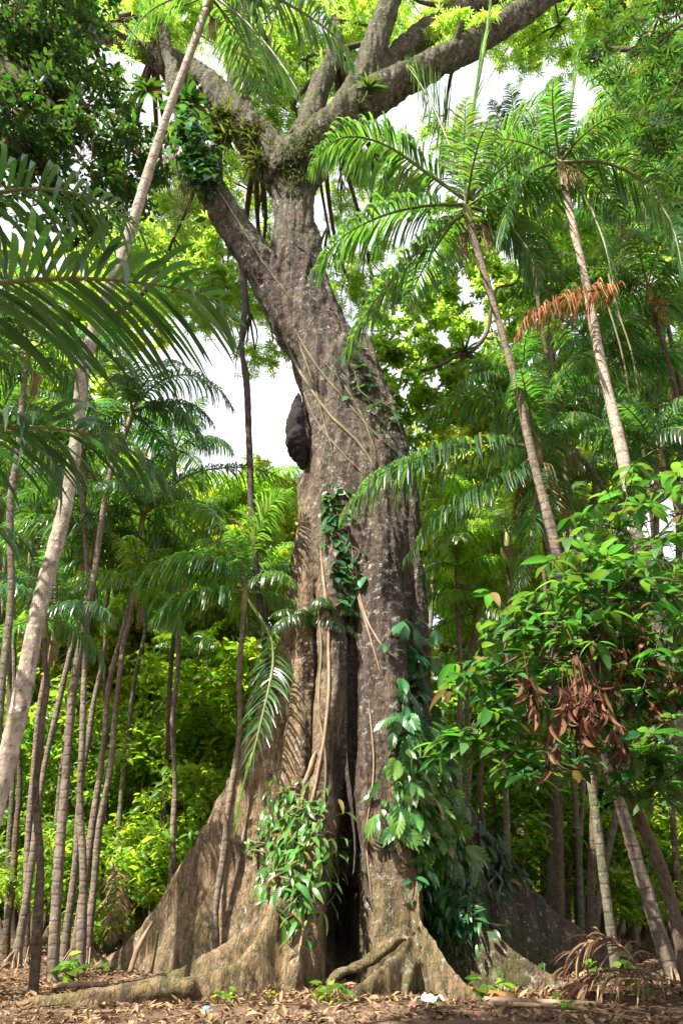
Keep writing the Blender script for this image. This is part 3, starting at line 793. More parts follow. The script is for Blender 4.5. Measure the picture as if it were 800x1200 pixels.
def palm(label, base_px, Y, mids, top, r0=.09, r1=.068, nf=11, Lf=3.0, tint=(1, 1, 1), bark='brownbark', hero=(), rand=True, Ytop=None, group='slender palms of the grove', fruit=1, stilts=0, name='palm_tree', seed=None, dead=0, skip=None, base=None):
    b = G(base_px, Y) if base is None else np.asarray(base, float)
    Yt = Y if Ytop is None else Ytop
    nm = len(mids) + 1
    pts = [b - np.array([0, 0, .15])] + [P(a, c, Y + (Yt - Y) * (i + 1) / nm) for i, (a, c) in enumerate(mids)] + [P(*top, Yt)]
    t = thing(name, label, 'palm tree', b, group)
    n = 46
    mb = MB()
    rad = np.linspace(r0, r1, len(pts)); rad[0] = r0 * 1.25
    pr = spline(np.column_stack([pts, rad]), n * 3)
    rr = pr[:, 3] * (1 + .035 * rng.normal(size=n * 3))
    ctr = pr[:, :3].copy()
    ph = rng.uniform(0, 6); zz = np.linspace(0, 1, len(ctr))
    ctr[:, 0] += (0.08 * np.sin(zz * 9 + ph) + .03 * np.sin(zz * 23 + ph * 3)) * (zz * (1 - zz) * 4); ctr[:, 1] += (0.08 * np.sin(zz * 7 + ph * 2) + .03 * np.sin(zz * 19 + ph)) * (zz * (1 - zz) * 4)
    rr = rr * (1 + .08 * np.sin(zz * 31 + ph * 5) * rng.uniform(0, 1) + .06 * np.sin(zz * 13 + ph))
    tube(mb, ctr, rr, k=10)
    if bark == 'brownbark': bark = ('brownbark', 'palmbark', 'greybark')[int(rng.integers(3))]
    link('trunk', mb.mesh('palm_trunk', M[bark], b), t)
    if stilts:
        mb = MB()
        for i in range(stilts):
            a = rng.uniform(0, 6.28); h = rng.uniform(.1, .55); q = rng.uniform(.15, .42)
            p0 = b + np.array([0, 0, h]); p2 = b + np.array([math.cos(a) * q, math.sin(a) * q, -.08])
            p2[2] = ground_z(p2[0], p2[1]) - .08
            tube(mb, [p0, (p0 + p2) / 2 + np.array([math.cos(a), math.sin(a), .3]) * .1 * q, p2], [.022, .018, .013], k=5, n=8)
        link('stilt_roots', mb.mesh('stilt_roots', M['root'], b), t)
    top_ = np.array(pts[-1]); ax = norm(top_ - np.array(pts[-2]))
    mb = MB(); hL = Lf * .24
    tube(mb, [top_ - ax * .1, top_ + ax * hL * .3, top_ + ax * hL * .7, top_ + ax * hL], [r1 * 1.1, r1 * 1.45, r1 * 1.2, r1 * .5], k=10, n=14)
    link('crown_shaft', mb.mesh('crown_shaft', M['shaft'], b), t)
    ct = top_ + ax * hL * .75
    g = np.random.default_rng(abs(hash(label)) % 9999 if seed is None else seed)
    for pts_h, opt in hero:
        mb = MB()
        cur = spline([P(a, c, y) for a, c, y in pts_h], 26)
        LL = np.linalg.norm(np.diff(cur, axis=0), axis=1).sum()
        o = dict(npair=60, ll=.30 * LL, wd=.0125 * LL, droop=.5, r0=.010 * LL, tw=.3)
        mat = [M['palm'], M['rachis']]
        nm_ = 'frond'
        if opt.get('dead'):
            opt = {k: v for k, v in opt.items() if k != 'dead'}; mat = [M['deadfrond'], M['deadfrond']]; nm_ = 'dead_frond'
        ll_ = opt.pop('llm', None); wd_ = opt.pop('wdm', None)
        o.update(opt)
        if ll_: o['ll'] = ll_
        if wd_: o['wd'] = wd_
        frond(mb, cur, **o)
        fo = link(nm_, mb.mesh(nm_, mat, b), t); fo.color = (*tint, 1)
        if nm_ == 'dead_frond': fo['label'] = 'dry orange-brown hanging frond'
    if rand:
        ang0 = g.uniform(0, 6.28)
        for i in range(nf):
            u = i / max(1, nf - 1)
            kind = 'up' if u < .16 else 'mid' if u < .5 else 'out' if u < .84 else 'low'
            m_ = FR[kind][g.integers(len(FR[kind]))]
            az = ang0 + i * 2.4 + g.normal() * .25
            if skip is not None and abs((az - skip[0] + math.pi) % (2 * math.pi) - math.pi) < skip[1]:
                continue
            fo = link('frond', m_, t, Vector(ct - b))
            s = Lf * g.uniform(.82, 1.12) * (.85 if kind == 'up' else 1)
            fo.scale = (s, s * g.uniform(.9, 1.1), s); fo.rotation_euler = (g.normal() * .08, g.normal() * .08, az)
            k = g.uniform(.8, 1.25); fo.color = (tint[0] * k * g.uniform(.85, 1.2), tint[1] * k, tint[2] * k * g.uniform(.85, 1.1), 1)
    for i in range(dead):
        fo = link('dead_frond', DEAD, t, Vector(top_ - b)); s = Lf * .8; fo.scale = (s, s, s); fo.rotation_euler = (0, 0, g.uniform(0, 6.28)); fo['label'] = 'withered brown frond hanging along the trunk'
    for i in range(fruit):
        fo = link('fruit_stalk', FRUIT, t, Vector(top_ - ax * .05 - b)); s = Lf * .30; fo.scale = (s, s, s); fo.rotation_euler = (0, 0, g.uniform(0, 6.28))
    return t


GRN = (1, 1, 1); BRT = (1.9, 1.7, .8); BLU = (.85, 1.0, 1.25); DRK = (.75, .82, .8); LIME = (2.4, 2.0, .7)  # frond tints; the brightest paint sunlight onto palms standing in shadow

# --- the pale spotted palm on the near side
palm('tall palm with thick pale spotted trunk curving up across the near canopy', -90, 7.0,
     [(0, 905), (40, 720), (78, 555), (112, 410), (150, 285), (198, 130)], (242, 10), r0=.096, r1=.080, bark='palebark', nf=10, Lf=2.8, Ytop=7.6, fruit=1, tint=GRN, skip=(3.3, 1.5),
     hero=[([(246, -20, 7.6), (300, -12, 7.5), (350, 12, 7.4), (395, 45, 7.3), (415, 78, 7.25)], dict(droop=.75, llm=1.35)),
           ([(244, -10, 7.6), (285, 22, 7.4), (325, 68, 7.3), (352, 112, 7.2)], dict(droop=.25, llm=1.1)),
           ([(240, -12, 7.6), (200, 0, 7.4), (170, 18, 7.3), (150, 48, 7.2)], dict(droop=.4, llm=.9))], rand=True)
# --- the near fronds from a palm standing just outside the picture
palm('near palm reaching in with large dark arching fronds of long drooping leaflets', -420, 5.2, [(-300, 800)], (-190, 470), r0=.11, r1=.09, bark='brownbark', nf=3, Lf=2.6, tint=(.45, .55, .62), fruit=0, Ytop=5.2,  # dark tint paints shade into these fronds
     hero=[([(-185, 440, 5.2), (-110, 365, 5.1), (-40, 338, 5.0), (40, 328, 4.9), (115, 327, 4.9), (190, 335, 4.9), (240, 347, 4.9), (273, 374, 4.95)], dict(npair=40, droop=.19, fwd=.68, llm=1.85, wdm=.078, seg=5, tw=.22, lift=-.08, jit=.045, miss=.02)),
           ([(-185, 430, 5.2), (-120, 300, 5.2), (-50, 240, 5.1), (25, 222, 5.1), (85, 226, 5.1), (130, 243, 5.15), (170, 275, 5.2)], dict(npair=40, droop=.5, fwd=.5, llm=1.6, wdm=.07, seg=5, tw=.25, jit=.05, miss=.02)),
           ([(-185, 460, 5.2), (-120, 510, 5.1), (-50, 505, 5.0), (20, 500, 4.9), (90, 505, 4.9), (150, 525, 4.9), (192, 562, 4.9)], dict(npair=48, droop=.3, fwd=.8, llm=1.3, wdm=.055, seg=5, tw=.7)),
           ([(-185, 460, 5.2), (-140, 560, 5.0), (-80, 600, 5.0), (-20, 610, 4.9), (40, 640, 4.9)], dict(npair=40, droop=.35, llm=1.0, wdm=.06, seg=5))])

# --- right-hand palms in front of the canopy
palm('tall leaning palm whose feathery crown stands right of the kapok fork', 792, 15.2,
     [(742, 1000), (702, 870), (664, 700), (640, 600), (612, 490), (578, 360)], (551, 262), r0=.125, r1=.105, bark='palmbark', nf=9, Lf=4.0, fruit=2, stilts=46, tint=GRN, Ytop=14.0, skip=(3.14, 1.0),
     hero=[([(548, 236, 14), (502, 204, 13.8), (452, 170, 13.6), (408, 160, 13.5), (378, 176, 13.4), (362, 200, 13.4)], dict(droop=.85, npair=104, llm=2.3, wdm=.085)),
           ([(546, 240, 14), (500, 241, 13.7), (450, 252, 13.5), (402, 277, 13.3), (364, 322, 13.2)], dict(droop=.8, npair=104, llm=2.2, wdm=.085)),
           ([(547, 248, 14), (512, 272, 13.8), (472, 312, 13.6), (432, 362, 13.5), (405, 412, 13.5)], dict(droop=.5, npair=104, llm=2.2, wdm=.085)),
           ([(549, 232, 14), (532, 185, 14), (512, 135, 14), (492, 98, 14.1), (476, 76, 14.2)], dict(droop=.25, npair=70, llm=1.9, wdm=.07)),
           ([(551, 230, 14), (548, 170, 14.2), (556, 110, 14.4), (566, 60, 14.4), (574, 5, 14.4), (575, -30, 14.3)], dict(droop=.18, npair=70, llm=1.3, wdm=.07, fwd=.9)),
           ([(553, 234, 14), (590, 195, 14.1), (630, 178, 14.2), (657, 198, 14.3), (672, 236, 14.4)], dict(droop=.6, npair=70, llm=1.7, wdm=.07)),
           ([(553, 242, 14), (586, 256, 14.1), (616, 288, 14.2), (632, 336, 14.3)], dict(droop=.6, npair=70, llm=1.6, wdm=.07)),
           ([(551, 232, 14), (580, 180, 13.8), (610, 140, 13.7), (628, 120, 13.6), (650, 118, 13.5)], dict(droop=.35, npair=70, llm=1.5, wdm=.07))])
palm('tall palm with slim straight pale trunk rising above the broad-leaved cacao tree', 838, 13.2,
     [(800, 860), (748, 620), (722, 500), (690, 360), (672, 270)], (659, 205), r0=.15, r1=.10, bark='palebark', nf=9, Lf=3.4, fruit=2, tint=GRN, Ytop=13.0,
     hero=[([(658, 180, 13), (668, 120, 13), (676, 70, 13), (682, 25, 13), (684, 10, 13)], dict(droop=.2, npair=70, llm=.9, wdm=.06, fwd=.9)),
           ([(660, 185, 13), (700, 140, 12.9), (745, 125, 12.8), (785, 150, 12.7), (805, 200, 12.6)], dict(droop=.6, npair=84, llm=1.8, wdm=.075)),
           ([(660, 190, 13), (705, 190, 12.8), (750, 210, 12.7), (785, 260, 12.6), (800, 320, 12.6)], dict(droop=.6, npair=84, llm=1.8, wdm=.075)),
           ([(658, 190, 13), (625, 200, 12.9), (600, 230, 12.8), (588, 280, 12.7)], dict(droop=.6, npair=84, llm=1.8, wdm=.075)),
           ([(727, 333, 12.6), (692, 341, 12.5), (652, 352, 12.4), (618, 372, 12.4), (603, 396, 12.4)], dict(dead=True, droop=1.0, npair=100, llm=1.25, wdm=.05, jit=.26, tw=.8, start=.02, lift=-.2, miss=.28)),
           ([(660, 195, 13), (690, 240, 12.8), (712, 300, 12.6), (722, 370, 12.5)], dict(droop=.5, npair=70, llm=1.3, wdm=.065))])
palm('palm of two dark stems holding fronds across the front of the kapok trunk', 722, 17.0,
     [(692, 900), (668, 790), (646, 680), (632, 600)], (630, 545), r0=.10, r1=.09, bark='brownbark', nf=8, Lf=3.0, fruit=1, tint=GRN, Ytop=15.7, skip=(3.14, .9), dead=2,
     hero=[([(628, 526, 15.6), (580, 518, 15.1), (522, 526, 14.7), (464, 546, 14.3), (426, 570, 14.2), (400, 606, 14.2)], dict(droop=.9, npair=100, llm=2.0, wdm=.07)),
           ([(629, 530, 15.6), (598, 556, 15.2), (552, 578, 14.8), (508, 608, 14.7), (474, 656, 14.6)], dict(droop=.7, npair=90, llm=1.8, wdm=.07)),
           ([(630, 524, 15.6), (600, 480, 15.7), (560, 462, 15.7), (515, 476, 15.7), (490, 500, 15.7)], dict(droop=.6, npair=70, llm=1.5, wdm=.055)),
           ([(630, 530, 15.6), (625, 600, 15.2), (618, 650, 15.1), (606, 690, 14.9)], dict(droop=.3, npair=66, llm=1.4, wdm=.055)),
           ([(632, 526, 15.6), (650, 460, 15.4), (672, 425, 15.2), (700, 420, 15.1), (722, 440, 14.9)], dict(droop=.6, npair=70, llm=1.2, wdm=.06))])
# --- the slim palm in front of the left buttress
palm('slim young palm growing in front of the wide pale buttress', 246, 16.9, [(256, 1080), (268, 960), (278, 820)], (286, 715), r0=.085, r1=.065, bark='palmbark', nf=8, Lf=2.6, fruit=0, tint=(1.2, 1.2, .9), Ytop=16.2,
     hero=[([(287, 690, 16.2), (262, 662, 15.9), (224, 654, 15.7), (186, 662, 15.5), (160, 684, 15.4)], dict(droop=.75, npair=70, llm=1.5, wdm=.055)),
           ([(287, 695, 16.2), (252, 694, 15.7), (212, 702, 15.5), (178, 728, 15.3)], dict(droop=.6, npair=70, llm=1.5, wdm=.055)),
           ([(288, 690, 16.2), (300, 630, 16.1), (318, 590, 16), (340, 575, 15.9)], dict(droop=.4, npair=70, llm=1.5, wdm=.055)),
           ([(290, 700, 16.2), (320, 760, 15.8), (305, 850, 15.4), (286, 920, 15.3), (274, 975, 15.3)], dict(droop=.25, npair=66, llm=.95, wdm=.05)),
           ([(287, 690, 16.2), (270, 630, 16.3), (240, 598, 16.3), (205, 592, 16.3)], dict(droop=.5, npair=70, llm=1.4, wdm=.055))])

# --- the grove on the left
palm('brown palm stem leaning right at the outer edge of the left grove', 18, 20.0, [(60, 880), (100, 690)], (107, 655), nf=11, Lf=3.0, tint=GRN, stilts=24)
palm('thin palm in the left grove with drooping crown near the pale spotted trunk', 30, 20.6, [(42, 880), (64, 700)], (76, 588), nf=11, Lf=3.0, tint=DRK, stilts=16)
palm('reddish stemmed palm topped by whitish arching frond, tallest of the leaning pair', 84, 19.5, [(124, 850), (150, 720)], (165, 622), nf=11, Lf=3.0, tint=GRN, stilts=28,
     hero=[([(168, 602, 19.4), (215, 560, 19.2), (265, 548, 19), (310, 552, 18.9), (338, 566, 18.9)], dict(droop=.85, npair=70, llm=1.4, wdm=.055))])
palm('second stem of the leaning pair, paler and crowned lower down', 102, 19.3, [(120, 950), (140, 800)], (156, 705), nf=9, Lf=2.6, tint=BRT, stilts=20, bark='palmbark')
palm('palm with bluish drooping fronds crowned beside the leaning pair', 74, 21.2, [(108, 850)], (130, 672), nf=10, Lf=2.8, tint=BLU)
palm('dark thin palm stem standing straight behind the pale spotted trunk', 8, 22, [(22, 900)], (36, 660), nf=10, Lf=2.9, tint=DRK)
palm('palm cut by the edge of the photograph in the shady left grove', -14, 24, [(0, 800)], (8, 610), nf=10, Lf=3.2, tint=GRN)
palm('palm with hanging feathery fronds against the white gap of sky', 62, 17.2, [(88, 800), (125, 580)], (150, 500), nf=12, Lf=3.0, tint=BLU, r0=.11,
     hero=[([(153, 478, 17.1), (190, 446, 16.9), (225, 440, 16.8), (258, 458, 16.7), (274, 480, 16.7)], dict(droop=.9, npair=70, llm=1.4, wdm=.055)),
           ([(153, 480, 17.1), (195, 476, 16.9), (225, 495, 16.8), (246, 530, 16.8)], dict(droop=.7, npair=70, llm=1.4, wdm=.055))])
palm('bright green palm behind the slim young palm, seen under the sky gap', 130, 24, [(158, 800)], (186, 616), nf=11, Lf=3.2, tint=BRT)
palm('short palm with pale hanging fronds over the bright bushes', 226, 27, [(230, 900)], (233, 785), nf=10, Lf=2.8, tint=BRT)
palm('yellow-green palm in the far grove left of the kapok', 245, 31, [(246, 850)], (246, 690), nf=12, Lf=3.6, tint=LIME)
palm('palm with stem half hidden behind the bulging left side of the kapok', 318, 25, [(316, 850)], (312, 690), nf=11, Lf=3.0, tint=BRT, bark='darkvine')
palm('low palm with broad fronds at the left border above the thin stems', 40, 15, [(50, 900)], (52, 745), nf=9, Lf=2.3, tint=BLU, r0=.08, r1=.06)
palm('middling palm whose crown fills the gap above the bright bushes', 168, 33, [(176, 850)], (180, 730), nf=11, Lf=3.6, tint=LIME)
# --- the grove on the right
palm('dark crowned palm filling the shade under the dead orange frond', 860, 18, [(745, 700)], (712, 450), nf=13, Lf=3.4, tint=BLU)
palm('palm with brown peeling stem high at the right border', 860, 16.5, [(835, 700), (790, 460)], (762, 350), nf=13, Lf=3.2, tint=DRK, dead=1)
palm('palm with dense dark fronds just over the cacao leaves', 850, 15, [(815, 700)], (775, 545), nf=13, Lf=2.8, tint=BLU)
palm('palm whose pale shining fronds spread between the two tall palms', 655, 21.5, [(640, 700)], (618, 468), nf=13, Lf=3.4, tint=(1, 1.1, 1.1))
palm('sunlit low palm directly right of the kapok trunk', 575, 24, [(575, 800)], (572, 655), nf=12, Lf=3.2, tint=BRT)
palm('lime green palm farther back, low beside the kapok trunk', 535, 29, [(537, 850)], (540, 715), nf=12, Lf=3.4, tint=LIME)
palm('deep green palm behind the cacao tree, crown half covered', 690, 22, [(728, 850)], (720, 690), nf=12, Lf=3.0, tint=GRN)
palm('palm at the upper right corner with fronds hanging into the picture', 930, 14.5, [(890, 600), (850, 330)], (826, 235), nf=12, Lf=3.2, tint=DRK)
palm('far palm in the right grove with light green fronds', 640, 30, [(640, 850)], (640, 720), nf=11, Lf=3.6, tint=BRT)
palm('palm with narrow crown between the kapok and the leaning palm', 520, 33, [(520, 800)], (520, 600), nf=11, Lf=3.8, tint=BRT)
palm('mid green palm showing above the deep green one', 690, 25, [(690, 800)], (684, 585), nf=12, Lf=3.4, tint=GRN)


for _lb, _b, _Y, _m, _t, _nf, _L, _ti in [
        ('palm of the left grove crowned between the pale spotted trunk and the border', 10, 25, [(15, 850)], (22, 570), 12, 3.4, GRN),
        ('palm whose crown rises just left of the hanging dark vine', 190, 23, [(200, 800)], (205, 540), 12, 3.0, BLU),
        ('far palm under the sky gap, left of the hanging dark vine', 236, 29, [(240, 800)], (242, 610), 12, 3.4, BRT),
        ('palm with drooping bluish crown above the slim young palm', 196, 21.5, [(204, 900)], (212, 690), 11, 2.6, BLU),
        ('palm with lit fronds directly behind the hanging dark vine', 285, 28, [(288, 800)], (292, 600), 12, 3.4, LIME),
        ('mid green palm low in the left grove behind the bluish one', 60, 24, [(70, 950)], (84, 720), 11, 2.8, BRT),
        ('far palm with feathery crown between the leaning pair and the pale trunk', 120, 27, [(124, 850)], (126, 590), 12, 3.4, BRT),
        ('far palm just right of the kapok waist', 505, 27, [(505, 800)], (508, 590), 12, 3.2, BRT),
        ('palm with bright arching fronds behind the fronds crossing the kapok', 540, 22, [(542, 850)], (548, 620), 12, 2.8, LIME),
        ('far palm with light crown between the leaning palm and the dark stems', 600, 26, [(600, 800)], (598, 570), 12, 3.0, BRT),
        ('palm behind the cacao with crown spreading over its top', 680, 24, [(676, 850)], (664, 630), 12, 3.0, GRN),
        ('shady palm behind the slim straight pale trunk', 800, 23, [(770, 700)], (742, 420), 13, 3.4, BLU),
        ('palm with crown hidden behind the head of the leaning palm', 680, 23, [(665, 700)], (640, 350), 13, 3.4, GRN),
        ('dark palm filling the right border at mid height', 860, 20, [(830, 700)], (796, 450), 13, 3.2, DRK),
        ('palm with feathery head between the leaning palm and the slim straight pale one', 690, 20, [(690, 800), (640, 400)], (606, 190), 12, 3.4, BLU),
        ('palm whose head tops the group in the upper right', 850, 18, [(830, 700), (775, 350)], (738, 150), 12, 3.2, GRN),
        ('palm with head hidden in the dark hand-shaped leaves of the upper right', 920, 18, [(890, 700), (820, 300)], (788, 110), 12, 3.2, BLU),
        ('lime palm with full arching crown just right of the kapok waist', 542, 19.0, [(538, 900)], (536, 680), 11, 2.5, LIME),  # on this and the next palm, lime tint stands in for sunlight
        ('bright palm with raised fronds left of the cacao leaves', 592, 18.4, [(592, 880)], (594, 640), 11, 2.6, LIME),
        ('small palm growing low behind the oval-leaved creeper', 566, 21, [(566, 950)], (568, 790), 11, 2.3, LIME)]:
    palm(_lb, _b, _Y, _m, _t, nf=_nf, Lf=_L, tint=_ti)
palm('palm with wide dark crown behind the near drooping fronds', -40, 13, [(0, 800), (20, 560)], (30, 430), nf=13, Lf=2.9, tint=BLU)
palm('palm with crown tucked under the dark fork fronds at the left border', -30, 16, [(-10, 800)], (-4, 520), nf=13, Lf=3.0, tint=DRK)
palm('palm of the left grove with crown brushing the pale spotted trunk', 95, 18.2, [(100, 850)], (98, 545), nf=12, Lf=2.8, tint=GRN)
palm('palm right of the kapok with crown just over the split-leaf climber', 548, 19.5, [(545, 850)], (556, 735), nf=12, Lf=2.6, tint=BRT)
palm('palm with spreading crown between pale trunk and dead orange frond', 840, 17, [(740, 640)], (668, 520), nf=12, Lf=3.0, tint=GRN)
palm('palm with crown at the level of the right palm heads, farther back', 930, 19, [(850, 600), (745, 350)], (735, 255), nf=12, Lf=3.4, tint=BLU)


# ------------------------------------------------------------------ broad-leaved trees, shared crowns
def crown_mesh(name, clumps, temps, size, dens, mat):
    mb = MB(); crown(mb, clumps, temps, size, dens); return mb.mesh(name, mat)


def rand_clumps(n, R_, H_, seed):
    g = np.random.default_rng(seed)
    return [((g.normal() * R_ * .5, g.normal() * R_ * .5, g.uniform(-H_, H_)), g.uniform(.35, .55) * R_ * np.array([1, 1, .75])) for _ in range(n)]


FARCROWN = [crown_mesh('far_crown', rand_clumps(11, 4.2, 3.6, 40 + i), TWIG_T, .42, 72, M['limeleaf']) for i in range(3)]
SHRUBC = [crown_mesh('shrub_foliage', rand_clumps(9, 1.9, 1.5, 60 + i), BIG_T, .42, 115, M['bush']) for i in range(4)]


def tree(label, px, Y, ctr, size, mesh, r0, lean=0, bark='treebark', tint=(1, 1, 1), group='broad-leaved trees behind the kapok', name='broadleaf_tree', sz=None, flip=0, crown_name='crown', nb=6):
    b = G(px, Y); c = P(ctr[0], ctr[1], Y)
    t = thing(name, label, 'tree' if name != 'shrub' else 'shrub', b, group)
    mb = MB()
    m1 = b * .6 + c * .4 + rng.normal(size=3) * [.25, .25, 0]
    tube(mb, [b - [0, 0, .15], b + (m1 - b) * .15, m1, c], [r0 * 1.35, r0, r0 * .75, r0 * .3], k=9, n=30, wob=.03)
    if nb:
        for i in range(nb):
            s0 = m1 + (c - m1) * rng.uniform(0, .8); a = rng.uniform(0, 6.28); q = size * rng.uniform(1.0, 2.4) * (1.4 if name != 'shrub' else .55)
            e = s0 + np.array([math.cos(a) * q, math.sin(a) * q, q * rng.uniform(.2, .9)])
            tube(mb, [s0, (s0 + e) / 2 + rng.normal(size=3) * .12 * q, e], [r0 * .45, r0 * .3, r0 * .08], k=5, n=9)
    link('trunk', mb.mesh('tree_trunk', M[bark], b), t)
    fo = link(crown_name, mesh, t, Vector(c - b)); s = size
    fo.scale = (s, s, s * (sz or 1)); fo.rotation_euler = (0, 0, rng.uniform(0, 6.28)); fo.color = (*tint, 1)
    return t


k = 0
for px, Y, cx, cyy, s, r0, tn, lb in [
        (20, 36, 25, 800, 1.0, .22, (1, 1, 1), 'sunlit broad-leaved tree at the back of the left grove by the border'),
        (110, 38, 115, 830, 1.1, .22, (1.1, 1, .9), 'leafy tree behind the leaning pair of palm stems'),
        (205, 36, 205, 860, 1.0, .2, (1.1, 1.05, .9), 'light green tree in back between the palm pair and the kapok buttress'),
        (290, 40, 285, 800, 1.1, .2, (1.2, 1.05, .8), 'yellow-green tree behind the top of the wide pale buttress'),
        (60, 46, 60, 690, 1.4, .25, (1, 1, 1), 'tall far tree rising behind the left palms'),
        (175, 50, 175, 640, 1.4, .25, (1.1, 1, .9), 'far tree whose crown tops out below the sky gap'),
        (520, 40, 525, 770, 1.2, .22, (1.2, 1.05, .8), 'bright tree immediately behind the right flank of the kapok'),
        (615, 38, 612, 860, 1.1, .24, (1, 1, 1), 'leafy tree behind the dark right buttress'),
        (690, 36, 690, 900, 1.0, .24, (1, 1, .9), 'tree with low lit crown above the right leaf litter'),
        (770, 38, 772, 880, 1.1, .22, (1.1, 1, .9), 'lit tree at the right border behind the leaning stems'),
        (600, 48, 600, 620, 1.5, .28, (1.2, 1.05, .8), 'tall far tree glowing yellow between the right palms'),
        (710, 50, 715, 560, 1.6, .28, (1, 1, .9), 'tall far tree in the dark right canopy'),
        (800, 46, 805, 480, 1.6, .28, (.9, 1, .9), 'tall far tree at the right border'),
        (15, 30, 18, 640, 1.15, .22, (1, 1, 1), 'tree with crown just above the low palm at the left border'),
        (95, 32, 92, 640, 1.2, .22, (1.1, 1, .9), 'tree whose crown fills in behind the bluish palm'),
        (170, 31, 170, 715, 1.1, .2, (1.2, 1.05, .8), 'tree lit from above behind the pair of palm crowns'),
        (250, 33, 250, 700, 1.2, .2, (1.3, 1.1, .7), 'glowing tree between the slim young palm and the kapok'),
        (330, 36, 320, 640, 1.0, .2, (1.2, 1.05, .8), 'tree peeping past the left side of the kapok trunk'),
        (60, 34, 50, 460, 1.2, .25, (1, 1, 1), 'very tall tree behind the near drooping fronds'),
        (40, 36, 110, 360, 1.2, .25, (1.2, 1.1, .8), 'very tall lit tree behind the middle of the pale spotted trunk'),
        (540, 32, 540, 640, 1.1, .22, (1.3, 1.1, .7), 'glowing tree seen through the fronds crossing the kapok'),
        (650, 31, 650, 720, 1.1, .22, (1.1, 1, .9), 'tree behind the far right palms'),
        (740, 32, 745, 780, 1.1, .22, (1, 1, .9), 'tree covered by the cacao leaves'),
        (600, 33, 590, 520, 1.1, .22, (1.2, 1.05, .8), 'tree in the gap under the forked bough'),
        (760, 30, 770, 400, 1.2, .24, (.8, .9, .9), 'shady tall tree behind the palms of the right border'),
        (700, 33, 690, 300, 1.2, .24, (.9, 1, .9), 'very tall tree between the two right palm crowns'),
        (790, 34, 800, 200, 1.2, .24, (.8, .9, .9), 'very tall tree behind the upper right palm')]:
    tree(lb, px, Y, (cx, cyy), s, FARCROWN[k % 3], r0, tint=tn); k += 1

# tree with yellow-green boughs right of the kapok, boughs modelled
def bough_tree():
    Y = 23.0; b = G(650, Y)
    t = thing('broadleaf_tree', 'tree with thin forked brown boughs and glowing yellow-green leaves right of the kapok fork', 'tree', b, 'broad-leaved trees behind the kapok')
    mb = MB()
    tube(mb, [b - [0, 0, .2], P(648, 850, Y), P(640, 620, Y), P(632, 520, Y)], [.28, .24, .2, .16], k=10, n=30)
    link('trunk', mb.mesh('tree_trunk', M['treebark'], b), t)
    mb = MB()
    def br(pts, r):
        tube(mb, [P(a, c, Y + dy) for a, c, dy in pts], np.linspace(r, r * .4, len(pts)), k=7, n=24)
    br([(632, 525, 0), (600, 470, 0), (570, 440, -.3), (545, 415, -.6), (510, 430, -.8), (470, 437, -1)], .15)
    br([(548, 417, -.6), (570, 390, -.5), (580, 340, -.4), (605, 330, -.2), (612, 290, 0)], .10)
    br([(545, 416, -.6), (520, 445, -.4), (500, 480, -.2)], .07)
    br([(600, 470, 0), (570, 480, .5), (520, 500, 1)], .06)
    br([(632, 530, 0), (650, 430, .5), (620, 330, 1), (560, 300, 1.4)], .12)
    br([(640, 420, .5), (700, 330, 1), (760, 280, 1.5)], .1)
    link('branches', mb.mesh('tree_branches', M['treebark'], b), t)
    mb = MB()
    cls = [(470, 390, 22.5, 1.5), (450, 425, 23, 1.3), (480, 450, 23, 1.5), (520, 330, 24, 1.5), (545, 360, 24, 1.4), (500, 400, 23, 1.3), (560, 330, 24, 1.6), (530, 470, 24, 1.4), (490, 490, 25, 1.3), (590, 400, 24, 1.5), (560, 440, 25, 1.4), (610, 330, 25, 1.6), (600, 260, 25, 1.8), (660, 250, 26, 2), (720, 300, 26, 2.2), (640, 400, 26, 1.8), (470, 340, 24, 1.0), (540, 300, 25, 1.6), (770, 220, 26, 2.4), (740, 130, 25, 2.2), (520, 260, 26, 1.5), (480, 220, 27, 1.4)]
    crown(mb, [(P(a, c, y), r) for a, c, y, r in cls], TWIG_T, .34, 95)
    fo = link('crown', mb.mesh('tree_crown', M['kapokleaf'], b), t)


bough_tree()

# dark leaved tree overhead on the left, hung with vines
def dark_tree():
    Y = 12.0; b = G(-220, Y)
    t = thing('broadleaf_tree', 'dark leaved tree overhead on the left, hung with thin vines', 'tree', b, 'broad-leaved trees behind the kapok')
    mb = MB(); tube(mb, [b - [0, 0, .2], P(-170, 700, Y), P(-90, 300, Y), P(-10, 60, Y), P(15, 10, Y), P(40, -80, Y)], [.4, .33, .28, .22, .2, .15], k=12, n=40)
    link('trunk', mb.mesh('tree_trunk', M['palebark'], b), t)
    mb = MB()
    cls = [(20, 60, 12.5, 1.5), (60, 90, 13, 1.5), (100, 120, 13, 1.4), (40, 150, 13, 1.4), (90, 180, 13, 1.3), (140, 160, 13, 1.1), (150, 200, 13.5, .9), (20, 210, 13, 1.2), (70, 30, 12, 1.4), (0, 120, 12, 1.5), (70, 240, 13.5, 1.0), (130, 240, 13.5, .8), (160, 240, 14, .6), (30, 0, 12, 1.6), (-30, 180, 12, 1.5), (100, -20, 12, 1.2)]
    crown(mb, [(P(a, c, y), r) for a, c, y, r in cls] + [(np.array(q), 1.7) for q in ((-5.5, 2.0, 13), (-6.8, 1.2, 14), (-5.5, .6, 13), (-6.0, 3.2, 14), (-4.6, 2.6, 13.5))], BIG_T, .36, 170, gap=-.02)  # the last clumps hang out of view, added to shade the near fronds
    link('crown', mb.mesh('tree_crown', M['darkleaf'], b), t)
    mb = MB()
    for a, c, y, r in cls:
        tube(mb, [P(-10, 60, Y), P((a - 10) / 2, (c + 60) / 2 - 15, Y + .3), P(a, c, y)], [.12, .08, .03], k=6, n=12)
    link('branches', mb.mesh('tree_branches', M['treebark'], b), t)


dark_tree()


